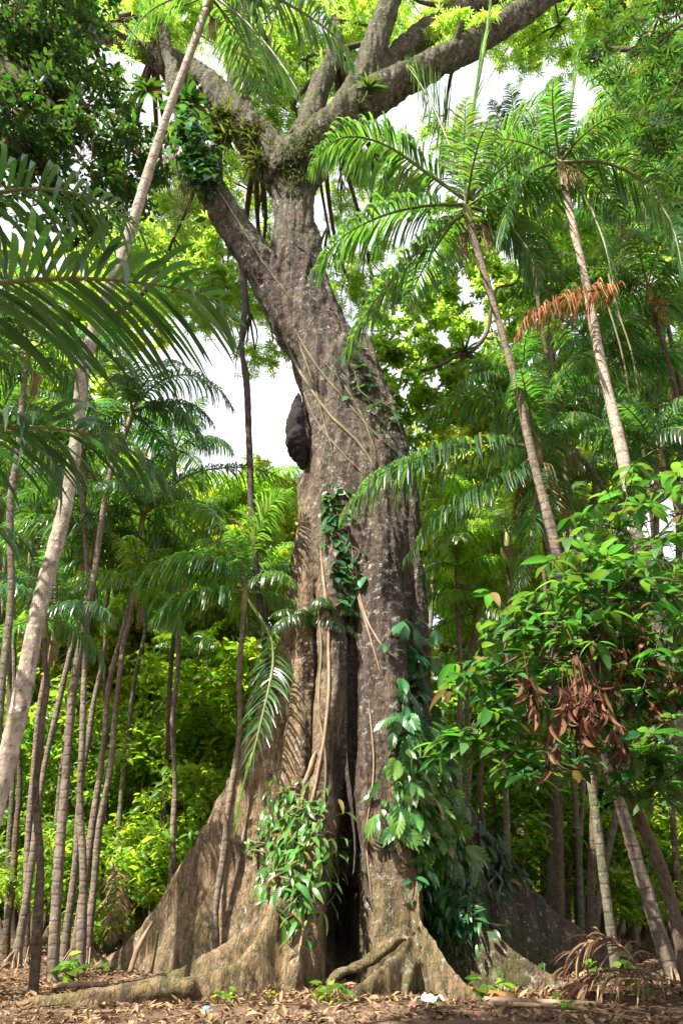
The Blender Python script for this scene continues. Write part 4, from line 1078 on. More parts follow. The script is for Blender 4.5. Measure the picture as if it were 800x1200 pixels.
def dark_tree_right():
    Y = 11.0; b = G(1010, Y)
    t = thing('broadleaf_tree', 'tree with dark hand-shaped leaves hanging over the upper right corner', 'tree', b, 'broad-leaved trees behind the kapok')
    mb = MB(); tube(mb, [b - [0, 0, .2], P(960, 600, Y), P(900, 200, Y), P(860, -50, Y)], [.3, .25, .2, .12], k=10, n=30)
    link('trunk', mb.mesh('tree_trunk', M['treebark'], b), t)
    cls = [(770, 30, 11, .9), (735, 75, 11.3, .7), (790, 90, 11, .9), (770, 140, 11.3, .7), (720, 15, 11.5, .7), (800, 160, 11, .7), (700, 45, 11.6, .4), (560, 5, 12, .4)]
    mb = MB(); crown(mb, [(P(a, c, y), r) for a, c, y, r in cls[:-1]], [palmate_template(8, .3, 30), palmate_template(7, .28, 31)], .38, 120, up=.7)
    link('crown', mb.mesh('tree_crown', M['darkleaf'], b), t)
    mb = MB()
    for a, c, y, r in cls[:-1]:
        tube(mb, [P(870, 0, Y), P((a + 870) / 2, c / 2 - 10, Y), P(a, c, y)], [.07, .05, .015], k=6, n=12)
    tube(mb, [P(866, 10, Y), P(870, 60, Y), P(800, 62, Y + .5), P(740, 58, Y + 1), P(690, 57, Y + 1.5)], [.12, .12, .10, .09, .06], k=7, n=22)
    link('branches', mb.mesh('tree_branches', M['treebark'], b), t)


dark_tree_right()

# shrubs of the understory
k = 0
for px, Y, cx, cyy, s, tn, lb in [
        (215, 24, 215, 930, 1.25, (1.3, 1.1, .8), 'bright green shrub rising beside the tip of the wide pale buttress'),
        (180, 26, 178, 850, 1.2, (1.2, 1.1, .8), 'tall bright shrub behind the leaning pair of palm stems'),
        (265, 27, 262, 830, 1.3, (1.3, 1.15, .7), 'yellowish shrub against the upper slope of the wide pale buttress'),
        (160, 25, 155, 1000, .95, (1, 1, 1), 'mid green shrub low behind the orange trunk'),
        (225, 28, 235, 1020, 1.0, (.9, 1, .9), 'shady shrub low beside the buttress tip'),
        (60, 27, 62, 940, 1.15, (1, 1, .9), 'shrub filling the gap between the grove stems at the left'),
        (5, 28, 8, 900, 1.2, (.9, 1, .9), 'shrub at the left border behind the spotted trunk'),
        (100, 30, 100, 1010, 1.0, (1.1, 1.05, .8), 'sunlit shrub low behind the leaning pair of palms'),
        (600, 24, 600, 920, 1.0, (1, 1, .9), 'shrub overtopping the dark right buttress'),
        (560, 25, 560, 850, 1.3, (1, 1.05, .9), 'shrub climbing behind the split-leaf climber'),
        (655, 30, 655, 960, 1.0, (1.3, 1.1, .7), 'bright shrub between the far trunks on the right'),
        (720, 27, 722, 950, 1.1, (1.3, 1.1, .7), 'sunlit shrub behind the foot of the leaning palm'),
        (775, 26, 778, 930, 1.1, (1.2, 1.1, .8), 'shrub at the right border behind the leaning stems'),
        (790, 33, 790, 1010, 1.1, (1.4, 1.2, .7), 'glowing shrub far back at the right border'),
        (690, 34, 690, 1020, 1.0, (1.2, 1.1, .8), 'low shrub at the end of the right leaf litter'),
        (40, 24, 42, 1010, .8, (1.2, 1.1, .8), 'low bright shrub between the outermost stems of the left grove'),
        (118, 23, 120, 1030, .7, (1.1, 1.05, .8), 'low shrub between the leaning palm pair and the stout orange trunk'),
        (195, 22.5, 196, 985, .8, (1.3, 1.15, .8), 'leafy low shrub crowding the tip of the wide pale buttress'),
        (75, 30, 80, 880, 1.2, (1.3, 1.15, .75), 'tall glowing shrub behind the stems of the left grove'),
        (140, 31, 140, 920, 1.1, (1.4, 1.2, .7), 'glowing shrub right behind the leaning palm pair'),
        (600, 27, 602, 990, .9, (1.3, 1.15, .8), 'sunlit shrub over the middle of the right buttress'),
        (745, 24, 748, 1010, .8, (1.3, 1.15, .8), 'low sunlit shrub behind the roots of the leaning palm'),
        (700, 25, 700, 985, .8, (1.3, 1.1, .8), 'low sunlit shrub beyond the end of the right buttress'),
        (630, 33, 632, 1030, .9, (1.1, 1.1, .8), 'small shrub peeping over the end of the right buttress')]:
    tree(lb, px, Y, (cx, cyy), s, SHRUBC[k % 4], .07, tint=tn, group='shrubs of the understory', name='shrub', crown_name='foliage', nb=5); k += 1

# trunks without visible crowns of their own, on both sides
def bare_trunk(label, px, Y, pts, r, bark):
    b = G(px, Y); t = thing('forest_tree', label, 'tree', b, 'bare trunks in the understory')
    mb = MB(); tube(mb, [b - [0, 0, .2], b + np.array([0, 0, .25])] + [P(a, c, Y) for a, c in pts], np.concatenate([[r * 1.6, r * 1.15], np.linspace(r, r * .7, len(pts))]), k=10, n=36, wob=.025)
    link('trunk', mb.mesh('tree_trunk', M[bark], b), t)
    top = P(*pts[-1], Y)
    fo = link('crown', SHRUBC[rng.integers(4)], t, Vector(top - b)); s = .9; fo.scale = (s, s, s); fo.rotation_euler = (0, 0, rng.uniform(0, 6)); fo.color = (.8, .9, .8, 1)


bare_trunk('short stout orange-brown trunk behind the leaning palm pair', 156, 27, [(160, 1010), (166, 900)], .33, 'orangebark')
bare_trunk('dark trunk just left of the stout orange one', 138, 29, [(136, 1000), (138, 860)], .14, 'treebark')
bare_trunk('thin tan stem right of the stout orange trunk', 180, 30, [(177, 1000), (176, 880)], .10, 'orangebark')
bare_trunk('slanting stem in front of the bright shrub by the buttress', 193, 29, [(203, 1000), (212, 900)], .12, 'orangebark')
bare_trunk('dark stout trunk standing behind the end of the right buttress', 712, 30, [(708, 1000), (700, 850)], .36, 'treebark')
bare_trunk('slim dark trunk right behind the slope of the right buttress', 682, 29, [(676, 1000), (668, 860)], .2, 'treebark')
bare_trunk('pale trunk behind the middle of the right buttress', 662, 31, [(660, 960), (655, 820)], .24, 'palmbark')
bare_trunk('thin stem at the bend of the right buttress', 640, 28, [(634, 980), (622, 860)], .13, 'orangebark')
bare_trunk('thin pale leaning stem in front of the far shrubs on the right', 745, 27, [(722, 1000), (700, 900)], .12, 'palmbark')
bare_trunk('mossy dark stem leaning across the right leaf litter', 690, 33, [(694, 1010), (706, 920)], .15, 'treebark')

# far wall of forest
mb = MB()
fc = []
for i in range(200):
    a = rng.uniform(-1.3, 1.3); Yd = rng.uniform(55, 80)
    x = math.tan(a) * Yd * .8
    h = rng.uniform(0, 1) ** 1.2
    zmax = 26 if x < -4 else (34 if x > 8 else 26)
    fc.append((np.array([x, Yd, 1 + h * zmax]), rng.uniform(2.4, 4.6)))
crown(mb, fc, TWIG_T, .8, 60)
tag(link('distant_forest', mb.mesh('distant_forest', M['limeleaf'])), 'far wall of sunlit forest foliage behind the grove', kind='stuff')


# ------------------------------------------------------------------ the cacao-like tree on the right with big leaves and withered ones
def cacao():
    Y = 11.6; b = G(812, 13.0)
    t = thing('cacao_tree', 'broad-leaved cacao tree with big drooping leaves and a withered brown branch', 'tree', b)
    mb = MB()
    tube(mb, [b - [0, 0, .2], P(778, 1030, 12.6), P(738, 935, 12.2), P(706, 850, 12), P(690, 780, 11.8), P(700, 700, 11.6)], [.13, .105, .10, .09, .08, .05], k=10, n=36, wob=.03)
    link('trunk', mb.mesh('tree_trunk', M['treebark'], b), t)
    cls = [(640, 715, 11.6, .5), (600, 740, 11.8, .4), (590, 800, 11.6, .45), (620, 840, 11.6, .45), (560, 850, 11.6, .35), (600, 880, 11.5, .4), (570, 790, 11.8, .35), (690, 650, 11.4, .45), (725, 620, 11.4, .5), (765, 640, 11, .55), (795, 600, 11, .55), (690, 710, 11.2, .5), (740, 690, 11, .55), (785, 700, 10.8, .55), (645, 775, 11.3, .4), (700, 740, 11, .45), (780, 765, 10.8, .45), (760, 870, 11, .45), (795, 830, 11, .45), (640, 900, 11.5, .35), (690, 880, 11.4, .35), (740, 905, 11.4, .35), (800, 900, 11, .4), (535, 870, 12.0, .3), (665, 690, 12, .4), (735, 580, 12, .35), (705, 840, 12, .35), (760, 800, 11.2, .4)]
    mb = MB(); lv = leaf_template(.38, 6, .35, .25)
    twg = MB()
    for a, c, y, r in cls:
        p0 = P(a, c, y)
        m = int(31 * r)
        for _ in range(m):
            tp = p0 + rng.normal(size=3) * r * np.array([.8, .8, .7])
            n = rng.integers(4, 7)
            hd = rng.uniform(0, 6.28)
            tube(twg, [p0, (p0 + tp) / 2 + rng.normal(size=3) * .08, tp], [.014, .010, .005], k=4, n=5, caps=False)
            az = hd + np.linspace(-1.5, 1.5, n) + rng.normal(size=n) * .25
            fw = np.stack([np.cos(az), np.sin(az), rng.uniform(-.75, .05, n)], -1)
            nr = np.array([0, 0, 1.0]) + rng.normal(size=(n, 3)) * .3
            instance(mb, *lv, tp + norm(fw) * .05, nr, rng.uniform(.2, .52, n), fwd=norm(fw))
        hub = P(700, 760, 11.8)
        tube(twg, [hub, (hub + p0) / 2 + np.array([0, 0, .25]), p0], [.05, .035, .012], k=6, n=10)
    link('crown', mb.mesh('cacao_crown', M['cacao'], b), t)
    link('branches', twg.mesh('cacao_branches', M['treebark'], b), t)
    # withered bunches
    for cen, n, sx in (((690, 822, 10.7), 420, .42), ((735, 765, 10.8), 260, .22), ((793, 790, 10.6), 110, .16), ((665, 828, 10.8), 200, .28)):
        mb = MB(); c0 = P(*cen)
        for _ in range(max(3, n // 46)):
            tw_ = c0 + rng.normal(size=3) * np.array([sx * 1.1, .25, .3]) + [0, 0, .25]; q = rng.integers(14, 32); hh = rng.uniform(.3, .75)
            u = rng.uniform(0, 1, q); pos = tw_ + np.column_stack([rng.normal(size=q) * .05, rng.normal(size=q) * .05, -u * hh])
            fw = norm(np.array([0, 0, -.9]) + rng.normal(size=(q, 3)) * .45); nr = rng.normal(size=(q, 3)); nr[:, 2] *= .3
            instance(mb, *leaf_template(rng.uniform(.18, .34), 5, rng.uniform(.1, .6), rng.uniform(.6, 1.6)), pos, nr, rng.uniform(.12, .36, q), fwd=fw)
            tube(mb, [tw_ + [.12 * rng.normal(), 0, .35], tw_, tw_ - [0, 0, hh]], [.008, .007, .004], k=4, n=6)
        o = link('dead_leaves', mb.mesh('dead_leaves', M['deadleaf'], b), t); o['label'] = 'bunch of withered red-brown hanging leaves'


cacao()


# ------------------------------------------------------------------ climbers on the kapok
def climber(name, label, region, n, temps, size, mat, cat='climbing plant', stems=6, out=0.12, droop=.6, stem_mat='vine', sjit=.35, group=None):
    """region(): random photo point inside the climber. Leaves stand on the bark the sight line meets."""
    pos = []; nr = []
    tries = 0
    while len(pos) < n and tries < n * 6:
        tries += 1
        h = on_trunk(*region())
        if h is None: continue
        pos.append(h[0]); nr.append(h[1])
    pos = np.array(pos); nr = np.array(nr)
    base = pos[np.argmin(pos[:, 2])]
    t = thing(name, label, cat, base, group)
    off = rng.uniform(.02, 1, len(pos)) ** 1.3 * out
    p2 = pos + nr * off[:, None]
    fw = norm(nr * .6 + np.array([0, 0, -droop]) + rng.normal(size=pos.shape) * .55)
    up = norm(np.array([0, 0, .8]) + nr * .75 + rng.normal(size=pos.shape) * sjit)
    mb = MB(); idx = rng.integers(len(temps), size=len(pos))
    for q, tm in enumerate(temps):
        s = idx == q
        if s.any(): instance(mb, *tm, p2[s], up[s], size * rng.uniform(.55, 1.2, s.sum()), fwd=fw[s])
    for i in range(0, len(pos), 2):
        tube(mb, [pos[i], p2[i]], [.007, .006], k=3, caps=False)
    link('foliage', mb.mesh(name + '_leaves', M[mat], base), t)
    mb = MB()
    order = np.argsort(pos[:, 2])
    for i in range(stems):
        sel = order[rng.integers(0, max(1, len(order) // 10)):: max(1, len(order) // 9)]
        x0 = pos[rng.integers(len(pos))]
        ps = [pos[j] * .5 + (pos[j] * [0, 0, 1] + x0 * [1, 1, 0]) * .5 if False else pos[j] + nr[j] * .03 for j in sel]
        if len(ps) >= 3: tube(mb, ps, np.linspace(.022, .010, len(ps)), k=5, n=len(ps) * 4, caps=False)
    if mb.v: link('stems', mb.mesh(name + '_stems', M[stem_mat], base), t)
    return t


def blob_region(*bl):
    ws = np.array([b[4] for b in bl], float); ws /= ws.sum()
    def f():
        b = bl[rng.choice(len(bl), p=ws)]
        return b[0] + rng.normal() * b[2], b[1] + rng.normal() * b[3]
    return f


LONGLEAF = [leaf_template(.34, 5, .3, .25), leaf_template(.28, 5, .45, .2)]
OVALLEAF = [leaf_template(.62, 4, .2, .2), leaf_template(.55, 4, .3, .2)]
SPLIT = [split_leaf_template(6, .75), split_leaf_template(5, .62)]
climber('climbing_plant', 'glossy long-leaved climber on the front root left of the dark hollow', blob_region((340, 970, 17, 20, 3), (340, 1015, 20, 24, 3), (352, 945, 16, 14, 1.2), (345, 1060, 14, 20, .7), (372, 1000, 8, 30, .8)), 470, LONGLEAF, .31, 'aroid', out=.32, stems=8)
climber('climbing_plant', 'split-leaf climber cascading down the right front root of the kapok', blob_region((490, 895, 18, 24, 2), (482, 940, 17, 20, 1.6), (512, 950, 14, 26, 2), (520, 1000, 12, 22, 1.4), (500, 870, 14, 14, 1)), 380, SPLIT + [LONGLEAF[1]], .44, 'aroid', out=.32, stems=10)
climber('climbing_plant', 'dense oval-leaved creeper covering the ridge under the split-leaf climber', blob_region((512, 990, 10, 40, 1), (524, 1035, 14, 26, 2), (548, 1072, 16, 14, 2), (500, 1030, 7, 22, 1), (505, 940, 14, 25, 1)), 520, LONGLEAF, .3, 'ivy', out=.2, stems=8)
climber('climbing_plant', 'small ivy-like climber running up the middle of the kapok trunk', blob_region((388, 590, 5, 16, 1), (394, 630, 7, 20, 1.4), (402, 670, 8, 20, 1.6), (408, 700, 7, 14, 1)), 130, OVALLEAF, .34, 'ivy', out=.12, stems=4)
climber('climbing_plant', 'dark strap-leaved plant hanging on the shaded right buttress', blob_region((575, 985, 14, 16, 1), (585, 1010, 14, 18, 1)), 150, LONGLEAF, .38, 'darkleaf', out=.3, droop=1.2, stems=3)
climber('climbing_plant', 'leafy creeper wrapped round the left limb below the hanging roots', blob_region((228, 180, 14, 22, 2), (243, 205, 10, 14, 1), (215, 145, 12, 22, 1)), 420, OVALLEAF, .46, 'ivy', out=.5, stems=6)
climber('climbing_plant', 'thin creeper with scattered leaves along the right edge of the trunk', blob_region((430, 455, 10, 14, 1), (455, 490, 12, 14, 1), (410, 425, 8, 10, 1), (474, 520, 6, 14, .8)), 90, OVALLEAF, .30, 'ivy', out=.18, stems=5)
climber('climbing_plant', 'sparse creeper at the narrow right column of the kapok', blob_region((488, 790, 8, 34, 1), (470, 740, 10, 14, .4), (480, 850, 12, 20, 1)), 90, SPLIT, .42, 'ivy', out=.4, stems=5)
climber('moss_cushion', 'mossy cushion of tiny plants in the fork of the kapok', blob_region((345, 190, 14, 12, 2), (362, 165, 14, 12, 1.5), (385, 150, 16, 10, 1), (300, 150, 10, 14, 1), (350, 215, 10, 10, .6)), 900, [leaf_template(.2, 3, .5, .2)], .30, 'moss', cat='moss', out=.12, stems=0, droop=1.0)


# lianas laced over the trunk
def surf_path(pts, n, off):
    out = []
    for a, b in spline(pts, n):
        h = on_trunk(a, b)
        if h is not None: out.append(h[0] + h[1] * off)
    return np.array(out)


def liana(label, pts, r, mat='vine', name='liana', off=None, group='lianas on the kapok trunk'):
    p = surf_path(pts, 46, r * .7 if off is None else off)
    if len(p) < 4: return
    # drop jumps in depth
    d = np.linalg.norm(np.diff(p, axis=0), axis=1); keep = np.concatenate([[True], d < np.median(d) * 5])
    p = p[keep]
    for _ in range(2):
        p[1:-1] = (p[:-2] + 2 * p[1:-1] + p[2:]) / 4
    mb = MB(); tube(mb, p, r * (1 - .3 * np.linspace(0, 1, len(p))) * np.clip(np.linspace(0, 1, len(p)) * 9 + .15, .15, 1) * np.clip((1 - np.linspace(0, 1, len(p))) * 9 + .15, .15, 1), k=6)
    b = p[np.argmin(p[:, 2])]
    o = link(name, mb.mesh(name, M[mat], b), None, b); tag(o, label, 'vine', group)


liana('thickest green liana slanting down the trunk from the left edge to the waist', [(336, 400), (355, 440), (385, 485), (420, 520), (445, 560)], .055)
liana('thin liana just above the thickest slanting one', [(345, 385), (372, 430), (405, 470), (440, 510), (470, 535)], .035)
liana('thin liana dropping straight down the left half of the trunk', [(350, 400), (368, 450), (380, 495), (390, 530)], .03)
liana('wiry liana below the thickest one, splitting towards the ivy', [(352, 450), (372, 495), (400, 530), (430, 560)], .028)
liana('looping liana over the dark creeper patch near the right edge', [(375, 420), (402, 450), (425, 490), (440, 530)], .03)
liana('long reddish liana falling from the waist to the front columns', [(412, 640), (420, 690), (432, 730), (450, 760), (468, 775)], .03, 'root')
liana('slack pale liana crossing the right column in a curve', [(408, 620), (415, 680), (432, 740), (446, 790)], .025, 'root')
liana('pale aerial root hugging the tall front-left column', [(376, 640), (383, 720), (386, 800), (378, 880), (366, 940), (352, 1000)], .042, 'root')
liana('thin root winding beside the pale aerial root', [(371, 690), (377, 760), (374, 830), (382, 900), (374, 990), (366, 1060)], .03, 'vine')
liana('bundle root running down behind the glossy climber to the soil', [(362, 900), (352, 980), (356, 1060), (348, 1130)], .035, 'root')
liana('thin root on the dark middle column', [(432, 820), (438, 900), (430, 980), (436, 1060)], .022, 'root')
liana('second aerial root down the buttress face above the glossy climber', [(372, 880), (355, 930), (340, 965)], .06, 'root')
liana('liana tracing the upper edge of the left limb', [(250, 215), (280, 262), (310, 310), (340, 350)], .04)
liana('faint liana across the trunk just under the main fork', [(330, 250), (345, 285), (362, 300), (374, 330)], .03, 'darkvine')

# hanging dark vine left of the trunk
mb = MB()
pts = [P(284, 318, 16.5), P(287, 360, 16.4), P(283, 402, 16.4), P(289, 450, 16.4), P(292, 520, 16.4), P(296, 620, 16.4), P(306, 720, 16.4), P(315, 800, 16.6)]
tube(mb, pts, [.09, .10, .08, .10, .09, .10, .08, .06], k=8, n=80, wob=.06)
tube(mb, [P(284, 400, 16.4), P(278, 412, 16.4), P(274, 422, 16.3)], [.03, .02, .01], k=5)
b = pts[-1]
tag(link('hanging_vine', mb.mesh('hanging_vine', M['darkvine'], b), None, b), 'thick dark kinked vine hanging down across the white sky gap', 'vine')

# thin hanging vines and roots
def hang(label, tops, Y, lens, r, mat, n, group, name='hanging_roots'):
    mb = MB(); b = P(*tops[0], Y)
    for i in range(n):
        a, c = tops[rng.integers(len(tops))]
        p0 = P(a + rng.normal() * 6, c + rng.normal() * 4, Y + rng.normal() * .15); l = lens * rng.uniform(.4, 1.1)
        q = rng.normal(size=(4, 3)) * [.09, .09, 0]
        tube(mb, [p0, p0 - [0, 0, l * .33] + q[1], p0 - [0, 0, l * .66] + q[2], p0 - [0, 0, l] + q[3]], [r, r * .8, r * .7, r * .4], k=4, n=12, caps=False)
    tag(link(name, mb.mesh(name, M[mat], b), None, b), label, 'vine', group)


hang('tuft of brown roots hanging from the creeper-wrapped left limb', [(205, 180), (215, 200), (208, 170), (222, 205)], 16.2, 2.6, .02, 'root', 40, None)
hang('thin vines trailing from the dark leaved tree', [(60, 70), (80, 110), (95, 100), (30, 60), (110, 140)], 12.4, 2.8, .018, 'vine', 18, None, 'trailing_vines')
hang('long thin vine hanging among the palm fronds at the right', [(705, 330)], 13.5, 5.5, .035, 'vine', 2, None, 'trailing_vines')


# hanging moss tufts under the limbs
def moss_tuft(label, spots, L_):
    b = P(*spots[0]); mb = MB(); lt = leaf_template(.10, 4, .1, .3)
    for a, c, y in spots:
        n = 110
        pos = P(a, c, y) + rng.normal(size=(n, 3)) * [.14, .11, .20]
        fw = norm(np.array([0, 0, -1.0]) + rng.normal(size=(n, 3)) * .22); nr = rng.normal(size=(n, 3))
        instance(mb, *lt, pos, nr, L_ * rng.uniform(.4, 1.1, n), fwd=fw)
    tag(link('hanging_moss', mb.mesh('hanging_moss', M['moss'], b), None, b), label, 'moss', 'moss under the limbs')


moss_tuft('yellow-green moss curtain hanging from the upright stem left of the fork', [(262, 130, 16.4), (266, 155, 16.4), (298, 165, 16.4), (300, 185, 16.4), (258, 150, 16.5), (294, 150, 16.4)], .9)
for lb, sp_ in (('small moss tuft where the big right limb leaves the fork', (392, 158, 16.4)), ('small moss tuft under the big right limb beside the upright limb', (420, 122, 16.3)), ('small moss tuft halfway along the underside of the right limb', (446, 92, 16.5)), ('moss tuft on the slender limb above the big right limb', (500, 52, 17.3)),
                ('moss tuft at the outer end of the far left bough', (140, 50, 18.2)), ('moss tuft at the bend of the far left bough', (170, 62, 17.9)), ('moss tuft on the inner part of the far left bough', (205, 82, 17.8)), ('moss tuft between the far left bough and the creeper-wrapped limb', (230, 98, 17.4))):
    moss_tuft(lb, [sp_], .5)


# bromeliads and ferns: rosettes of strap leaves
def rosette(name, label, c, n, L_, mat, wd=.09, up=.6, droop=.9, base=None, group=None):
    c = np.asarray(c); mb = MB()
    for i in range(n):
        a = i * 2.4 + rng.normal() * .2; e = R(rng.uniform(10, 80)) * up + .1
        d = np.array([math.cos(a) * math.cos(e), math.sin(a) * math.cos(e), math.sin(e)]); l = L_ * rng.uniform(.6, 1.1)
        pts = [c]; q = d.copy()
        for _ in range(7):
            pts.append(pts[-1] + q * l / 7); q = norm(q + np.array([0, 0, -droop * .22]))
        pts = np.array(pts); wv = norm(np.cross(norm(np.gradient(pts, axis=0)), [0, 0, 1.0]))
        pr = np.array([.6, .9, 1, 1, .9, .7, .4, .04])[:, None] * wd * l * .5
        V = np.stack([pts - wv * pr, pts + wv * pr], 1).reshape(-1, 3)
        mb.add(V, [[2 * j, 2 * j + 1, 2 * j + 3, 2 * j + 2] for j in range(7)])
    o = link(name, mb.mesh(name, M[mat], c), None, c); tag(o, label, 'plant', group)
    return o


rosette('bromeliad', 'bromeliad rosette perched on the thin forked bough', P(545, 412, 22.2), 34, 1.0, 'fern', group='epiphytes in the canopy')
rosette('bromeliad', 'bromeliad nested under the crown of the leaning palm', P(574, 268, 13.9), 30, .9, 'fern', group='epiphytes in the canopy')
rosette('bromeliad', 'light green rosette on the big right limb', P(432, 172 - 68, 16.0), 30, .9, 'fern', group='epiphytes in the canopy', wd=.12)
rosette('bromeliad', 'broad-leaved rosette on top of the creeper-wrapped limb', P(222, 122, 16.2), 16, 1.2, 'darkleaf', wd=.28, group='epiphytes in the canopy')
rosette('bromeliad', 'large bright rosette on the left bough behind the creeper', P(172, 106, 17.8), 16, 1.1, 'darkleaf', wd=.22, group='epiphytes in the canopy')
h = on_trunk(368, 735)
if h is not None:
    o = thing('fern', 'dark drooping fern tuft growing from the side of the kapok above the buttress', 'fern', h[0])
    for i in range(13):
        a = math.atan2(h[1][1], h[1][0]) + rng.normal() * .85
        f_ = link('frond', FR['out' if i % 2 else 'mid'][i % 3], o); s = rng.uniform(1.0, 1.7); f_.scale = (s, s, s); f_.rotation_euler = (0, .2, a); f_.color = (.8, .75, .6, 1)

# termite nest on the left edge of the trunk
hb = [P(347, 470, 16.2), P(346, 500, 16.1), P(350, 535, 16.2)]
mb = MB()
pts = [P(350, 462, 16.4), P(348, 480, 16.25), P(346, 502, 16.15), P(347, 518, 16.2), P(352, 535, 16.35), P(355, 550, 16.4)]
tube(mb, pts, [.05, .19, .26, .32, .24, .05], k=30, n=54)
v_ = mb.v[0]
for i_ in range(len(v_)):
    q_ = Vector(v_[i_]); d_ = .07 * noise.noise(q_ * 1.9) + .06 * noise.noise(q_ * 7) + .04 * noise.noise(q_ * 16)
    ax_ = np.array(P(348, 510, 16.25)); dd_ = v_[i_] - ax_; dd_[2] *= .2; v_[i_] += norm(dd_) * d_
b = pts[2]
tag(link('termite_nest', mb.mesh('termite_nest', M['nest'], b), None, b), 'black lumpy termite nest stuck to the left edge of the trunk', 'nest')

# ------------------------------------------------------------------ litter, sticks and small plants on the ground
n = 42000
yy = 10.6 + 30 * rng.uniform(0, 1, n) ** 1.7
xx = (rng.uniform(-80, 880, n) - 400) / F * (yy * cp - CZ * sp)
ky_ = 12.2 + 3.2 * rng.uniform(0, 1, 9000); kx_ = (rng.uniform(130, 700, 9000) - 400) / F * (ky_ * cp - CZ * sp)
yy = np.concatenate([yy, ky_]); xx = np.concatenate([xx, kx_]); n = len(xx)
keep = rng.uniform(size=n) < (0.26 + 0.74 * np.clip((yy - 12.3) / 1.8, 0, 1) ** 1.3)
yy, xx = yy[keep], xx[keep]; n = len(xx)
zz = np.array([ground_z(a, b) for a, b in zip(xx, yy)]) + rng.uniform(.01, .05, n)
mb = MB()
lt = [leaf_template(.42, 3, .22, .5), leaf_template(.34, 3, -.25, .6)]
half = n // 2
for q, sl_ in enumerate((slice(0, half), slice(half, n))):
    m_ = sl_.stop - sl_.start
    nr = np.array([0, 0, 1.0]) + rng.normal(size=(m_, 3)) * .35
    instance(mb, *lt[q], np.column_stack([xx, yy, zz])[sl_], nr, np.clip(.035 + rng.gamma(2.0, .03, m_), .04, .26))
for _ in range(420):
    a_ = rng.uniform(-40, 840); y_ = 11.5 + 18 * rng.uniform(0, 1) ** 1.6; g0 = G(a_, y_); hd_ = rng.uniform(0, 3.14); l_ = rng.uniform(.12, .7)
    e_ = g0 + np.array([math.cos(hd_), math.sin(hd_), 0]) * l_; e_[2] = ground_z(e_[0], e_[1]) + rng.uniform(.02, .07); g0[2] += .02
    tube(mb, [g0, (g0 + e_) / 2 + rng.normal(size=3) * [.04, .04, .01], e_], [.011, .009, .005], k=4, n=6)
tag(link('leaf_litter', mb.mesh('leaf_litter', M['litter'])), 'brown and orange fallen leaves over the soil', kind='stuff')


def on_ground(px, Y, dz=0):
    g = G(px, Y); g[2] += dz; return g


def stick(label, a, b, r, mat='wood', lift=.0):
    p0, p1 = on_ground(*a, r + .01), on_ground(*b, r + .01 + lift)
    m_ = (p0 + p1) / 2 + rng.normal(size=3) * [.06, .06, 0.015]
    mb = MB(); tube(mb, [p0, m_, p1], [r, r * .95, r * .6], k=7, n=16, wob=.06)
    tag(link('fallen_branch', mb.mesh('fallen_branch', M[mat], p0), None, p0), label, 'branch', 'fallen branches on the ground')


stick('pale straight stick lying across the leaf litter at the left', (62, 15.6), (126, 15.8), .05)
stick('short stub of branch sticking up by the inner root', (186, 15.0), (202, 14.5), .06, lift=.0)
stick('brown fallen stem propped on the right front root', (525, 13.9), (605, 12.9), .09, 'deadfrond')
stick('long dark stem flat on the soil right of the front root', (568, 12.6), (705, 12.7), .055, 'wood')
stick('thin branch leaning on the tip of the wide pale buttress', (152, 17.6), (172, 17.9), .06, lift=.9)
stick('thin stick parallel to the long dark stem', (572, 12.3), (690, 12.25), .035, 'wood')
stick('bent twig in front of the long left root', (110, 12.2), (160, 12.4), .025, 'wood')
stick('dark curved branch lying among the left grove stems', (28, 23), (70, 25), .09, 'darkvine', lift=1.0)

# fallen dry fronds near the foot of the leaning palm
def fallen_frond(label, pts, llm, side=None):
    cur = spline([on_ground(a, y, dz) for a, y, dz in pts], 24); mb = MB()
    frond(mb, cur, npair=54, ll=llm, wd=.035, droop=.35, lift=.25, r0=.03, jit=.3, tw=.9, start=.1)
    v = np.concatenate(mb.v)
    for q in range(len(mb.v)):
        mb.v[q][:, 2] = np.maximum(mb.v[q][:, 2], [ground_z(a, b) + .02 for a, b in mb.v[q][:, :2]])
    b = cur[0]
    tag(link('fallen_frond', mb.mesh('fallen_frond', [M['dryfrond'], M['wood']], b), None, b), label, 'palm frond', 'dry fronds on the ground')


fallen_frond('dry brown frond lying at the foot of the leaning palm', [(800, 13.2, .25), (740, 13.3, .35), (690, 13.4, .25), (650, 13.6, .08)], 1.0)
fallen_frond('curled dry frond arching over the leaf litter by the palm roots', [(760, 13.9, .2), (735, 14.2, .7), (700, 14.5, .75), (665, 14.9, .3), (640, 15.1, .08)], .8)
fallen_frond('withered frond drooped among the left grove stems', [(112, 19.0, 2.2), (120, 18.8, 1.9), (125, 18.6, 1.2), (126, 18.5, .6)], .7)

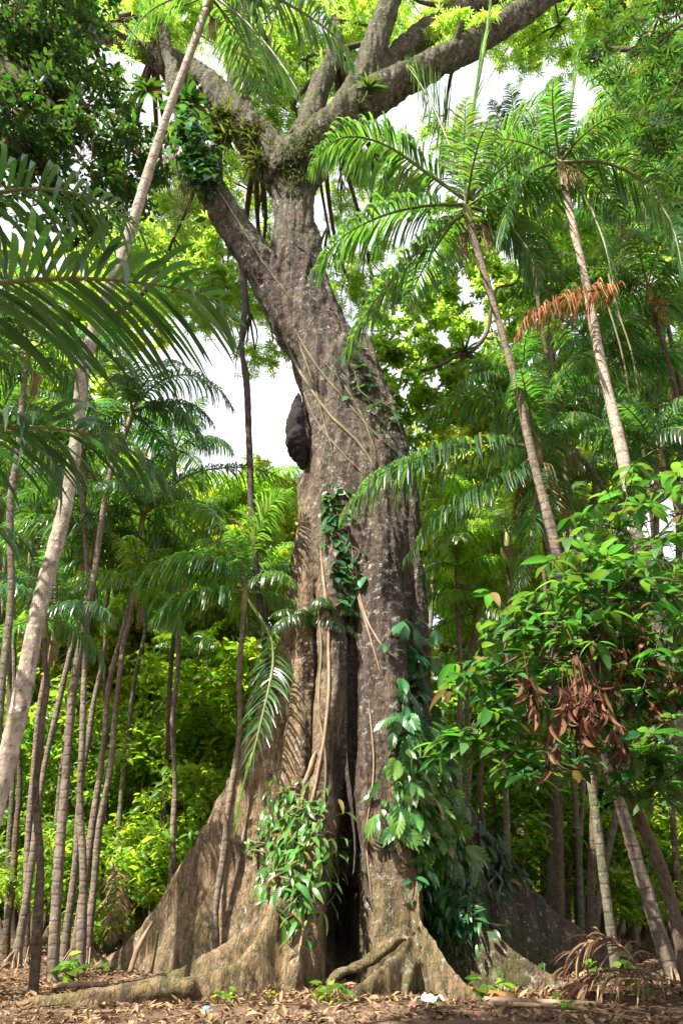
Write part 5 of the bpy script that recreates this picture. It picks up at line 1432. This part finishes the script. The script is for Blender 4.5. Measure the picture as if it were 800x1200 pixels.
# small litter
mb = MB(); c = on_ground(242, 12.35, .0)
tube(mb, [c + [0, 0, .0], c + [0, 0, .03], c + [0, 0, .06], c + [0, 0, .065]], [.055, .058, .05, .03], k=14)
mblue = plain_mat('blue_plastic', (.12, .28, .55), (.2, .4, .7), 20, .35)
tag(link('bottle_cap', mb.mesh('bottle_cap', mblue, c), None, c), 'small blue plastic cap lying on the soil', 'litter')
mwhite = plain_mat('white_paper', (.42, .41, .38), (.55, .54, .5), 9, .7)
mb = MB(); c = on_ground(506, 12.3, .02); gs = 9
V = [(c[0] + (i / (gs - 1) - .5) * .34, c[1] + (j / (gs - 1) - .5) * .3, c[2] + .05 + .07 * noise.noise(Vector((i * .6, j * .6, 2))) + .03 * rng.normal()) for j in range(gs) for i in range(gs)]
mb.add(V, [[j * gs + i, j * gs + i + 1, (j + 1) * gs + i + 1, (j + 1) * gs + i] for j in range(gs - 1) for i in range(gs - 1)])
tag(link('crumpled_paper', mb.mesh('crumpled_paper', mwhite, c), None, c), 'crumpled white paper scrap between the front roots', 'litter')
mb = MB(); c = on_ground(70, 13.6, .03)
tube(mb, [c - [.12, 0, 0], c, c + [.12, .03, 0]], [.05, .1, .05], k=10, n=12, wob=.08)
tag(link('stone', mb.mesh('stone', plain_mat('stone', (.34, .31, .28), (.5, .47, .43), 9, .9), c), None, c), 'small pale stone beside the long left root', 'stone')

# seedlings
SEED = []
for i in range(3):
    mb = MB(); instance(mb, *OVALLEAF[i % 2], np.column_stack([rng.normal(size=9) * .05, rng.normal(size=9) * .05, rng.uniform(.08, .3, 9)]), np.array([0, 0, 1.0]) + rng.normal(size=(9, 3)) * .3, rng.uniform(.14, .26, 9))
    tube(mb, [(0, 0, -.03), (.01, 0, .15), (0, .01, .3)], [.01, .008, .004], k=5)
    SEED.append(mb.mesh('seedling', M['bush']))
for px, Y, s in [(268, 12.95, .8), (255, 13.0, .6), (383, 12.55, 1.0), (398, 12.2, .9), (375, 13.0, .8), (316, 12.9, .5), (565, 13.2, 1.2), (590, 14.2, 1.1), (612, 15.6, 1.2), (640, 15.3, 1.3), (660, 12.2, .8), (700, 16, 1.2), (80, 17.2, 1.6), (82, 16.6, 1.3), (120, 18, 1.2), (748, 13.4, 1.0), (735, 16.2, 1.2), (600, 16.5, 1.3)]:
    o = link('seedling', SEED[rng.integers(3)], None, on_ground(px, Y, 0)); o.scale = (s, s, s); o.rotation_euler = (0, 0, rng.uniform(0, 6))
    tag(o, 'tiny green seedling sprouting from the leaf litter', 'plant', 'seedlings in the leaf litter')
# fern at the foot of the left grove
o = thing('fern', 'low fern at the foot of the leaning palm pair', 'fern', on_ground(82, 17.6))
for i in range(9):
    f_ = link('frond', FR['stiff'][i % 3], o); s = rng.uniform(.6, .95); f_.scale = (s, s, s); f_.rotation_euler = (0, 0, i * 2.4); f_.color = (1.1, 1.1, .8, 1)
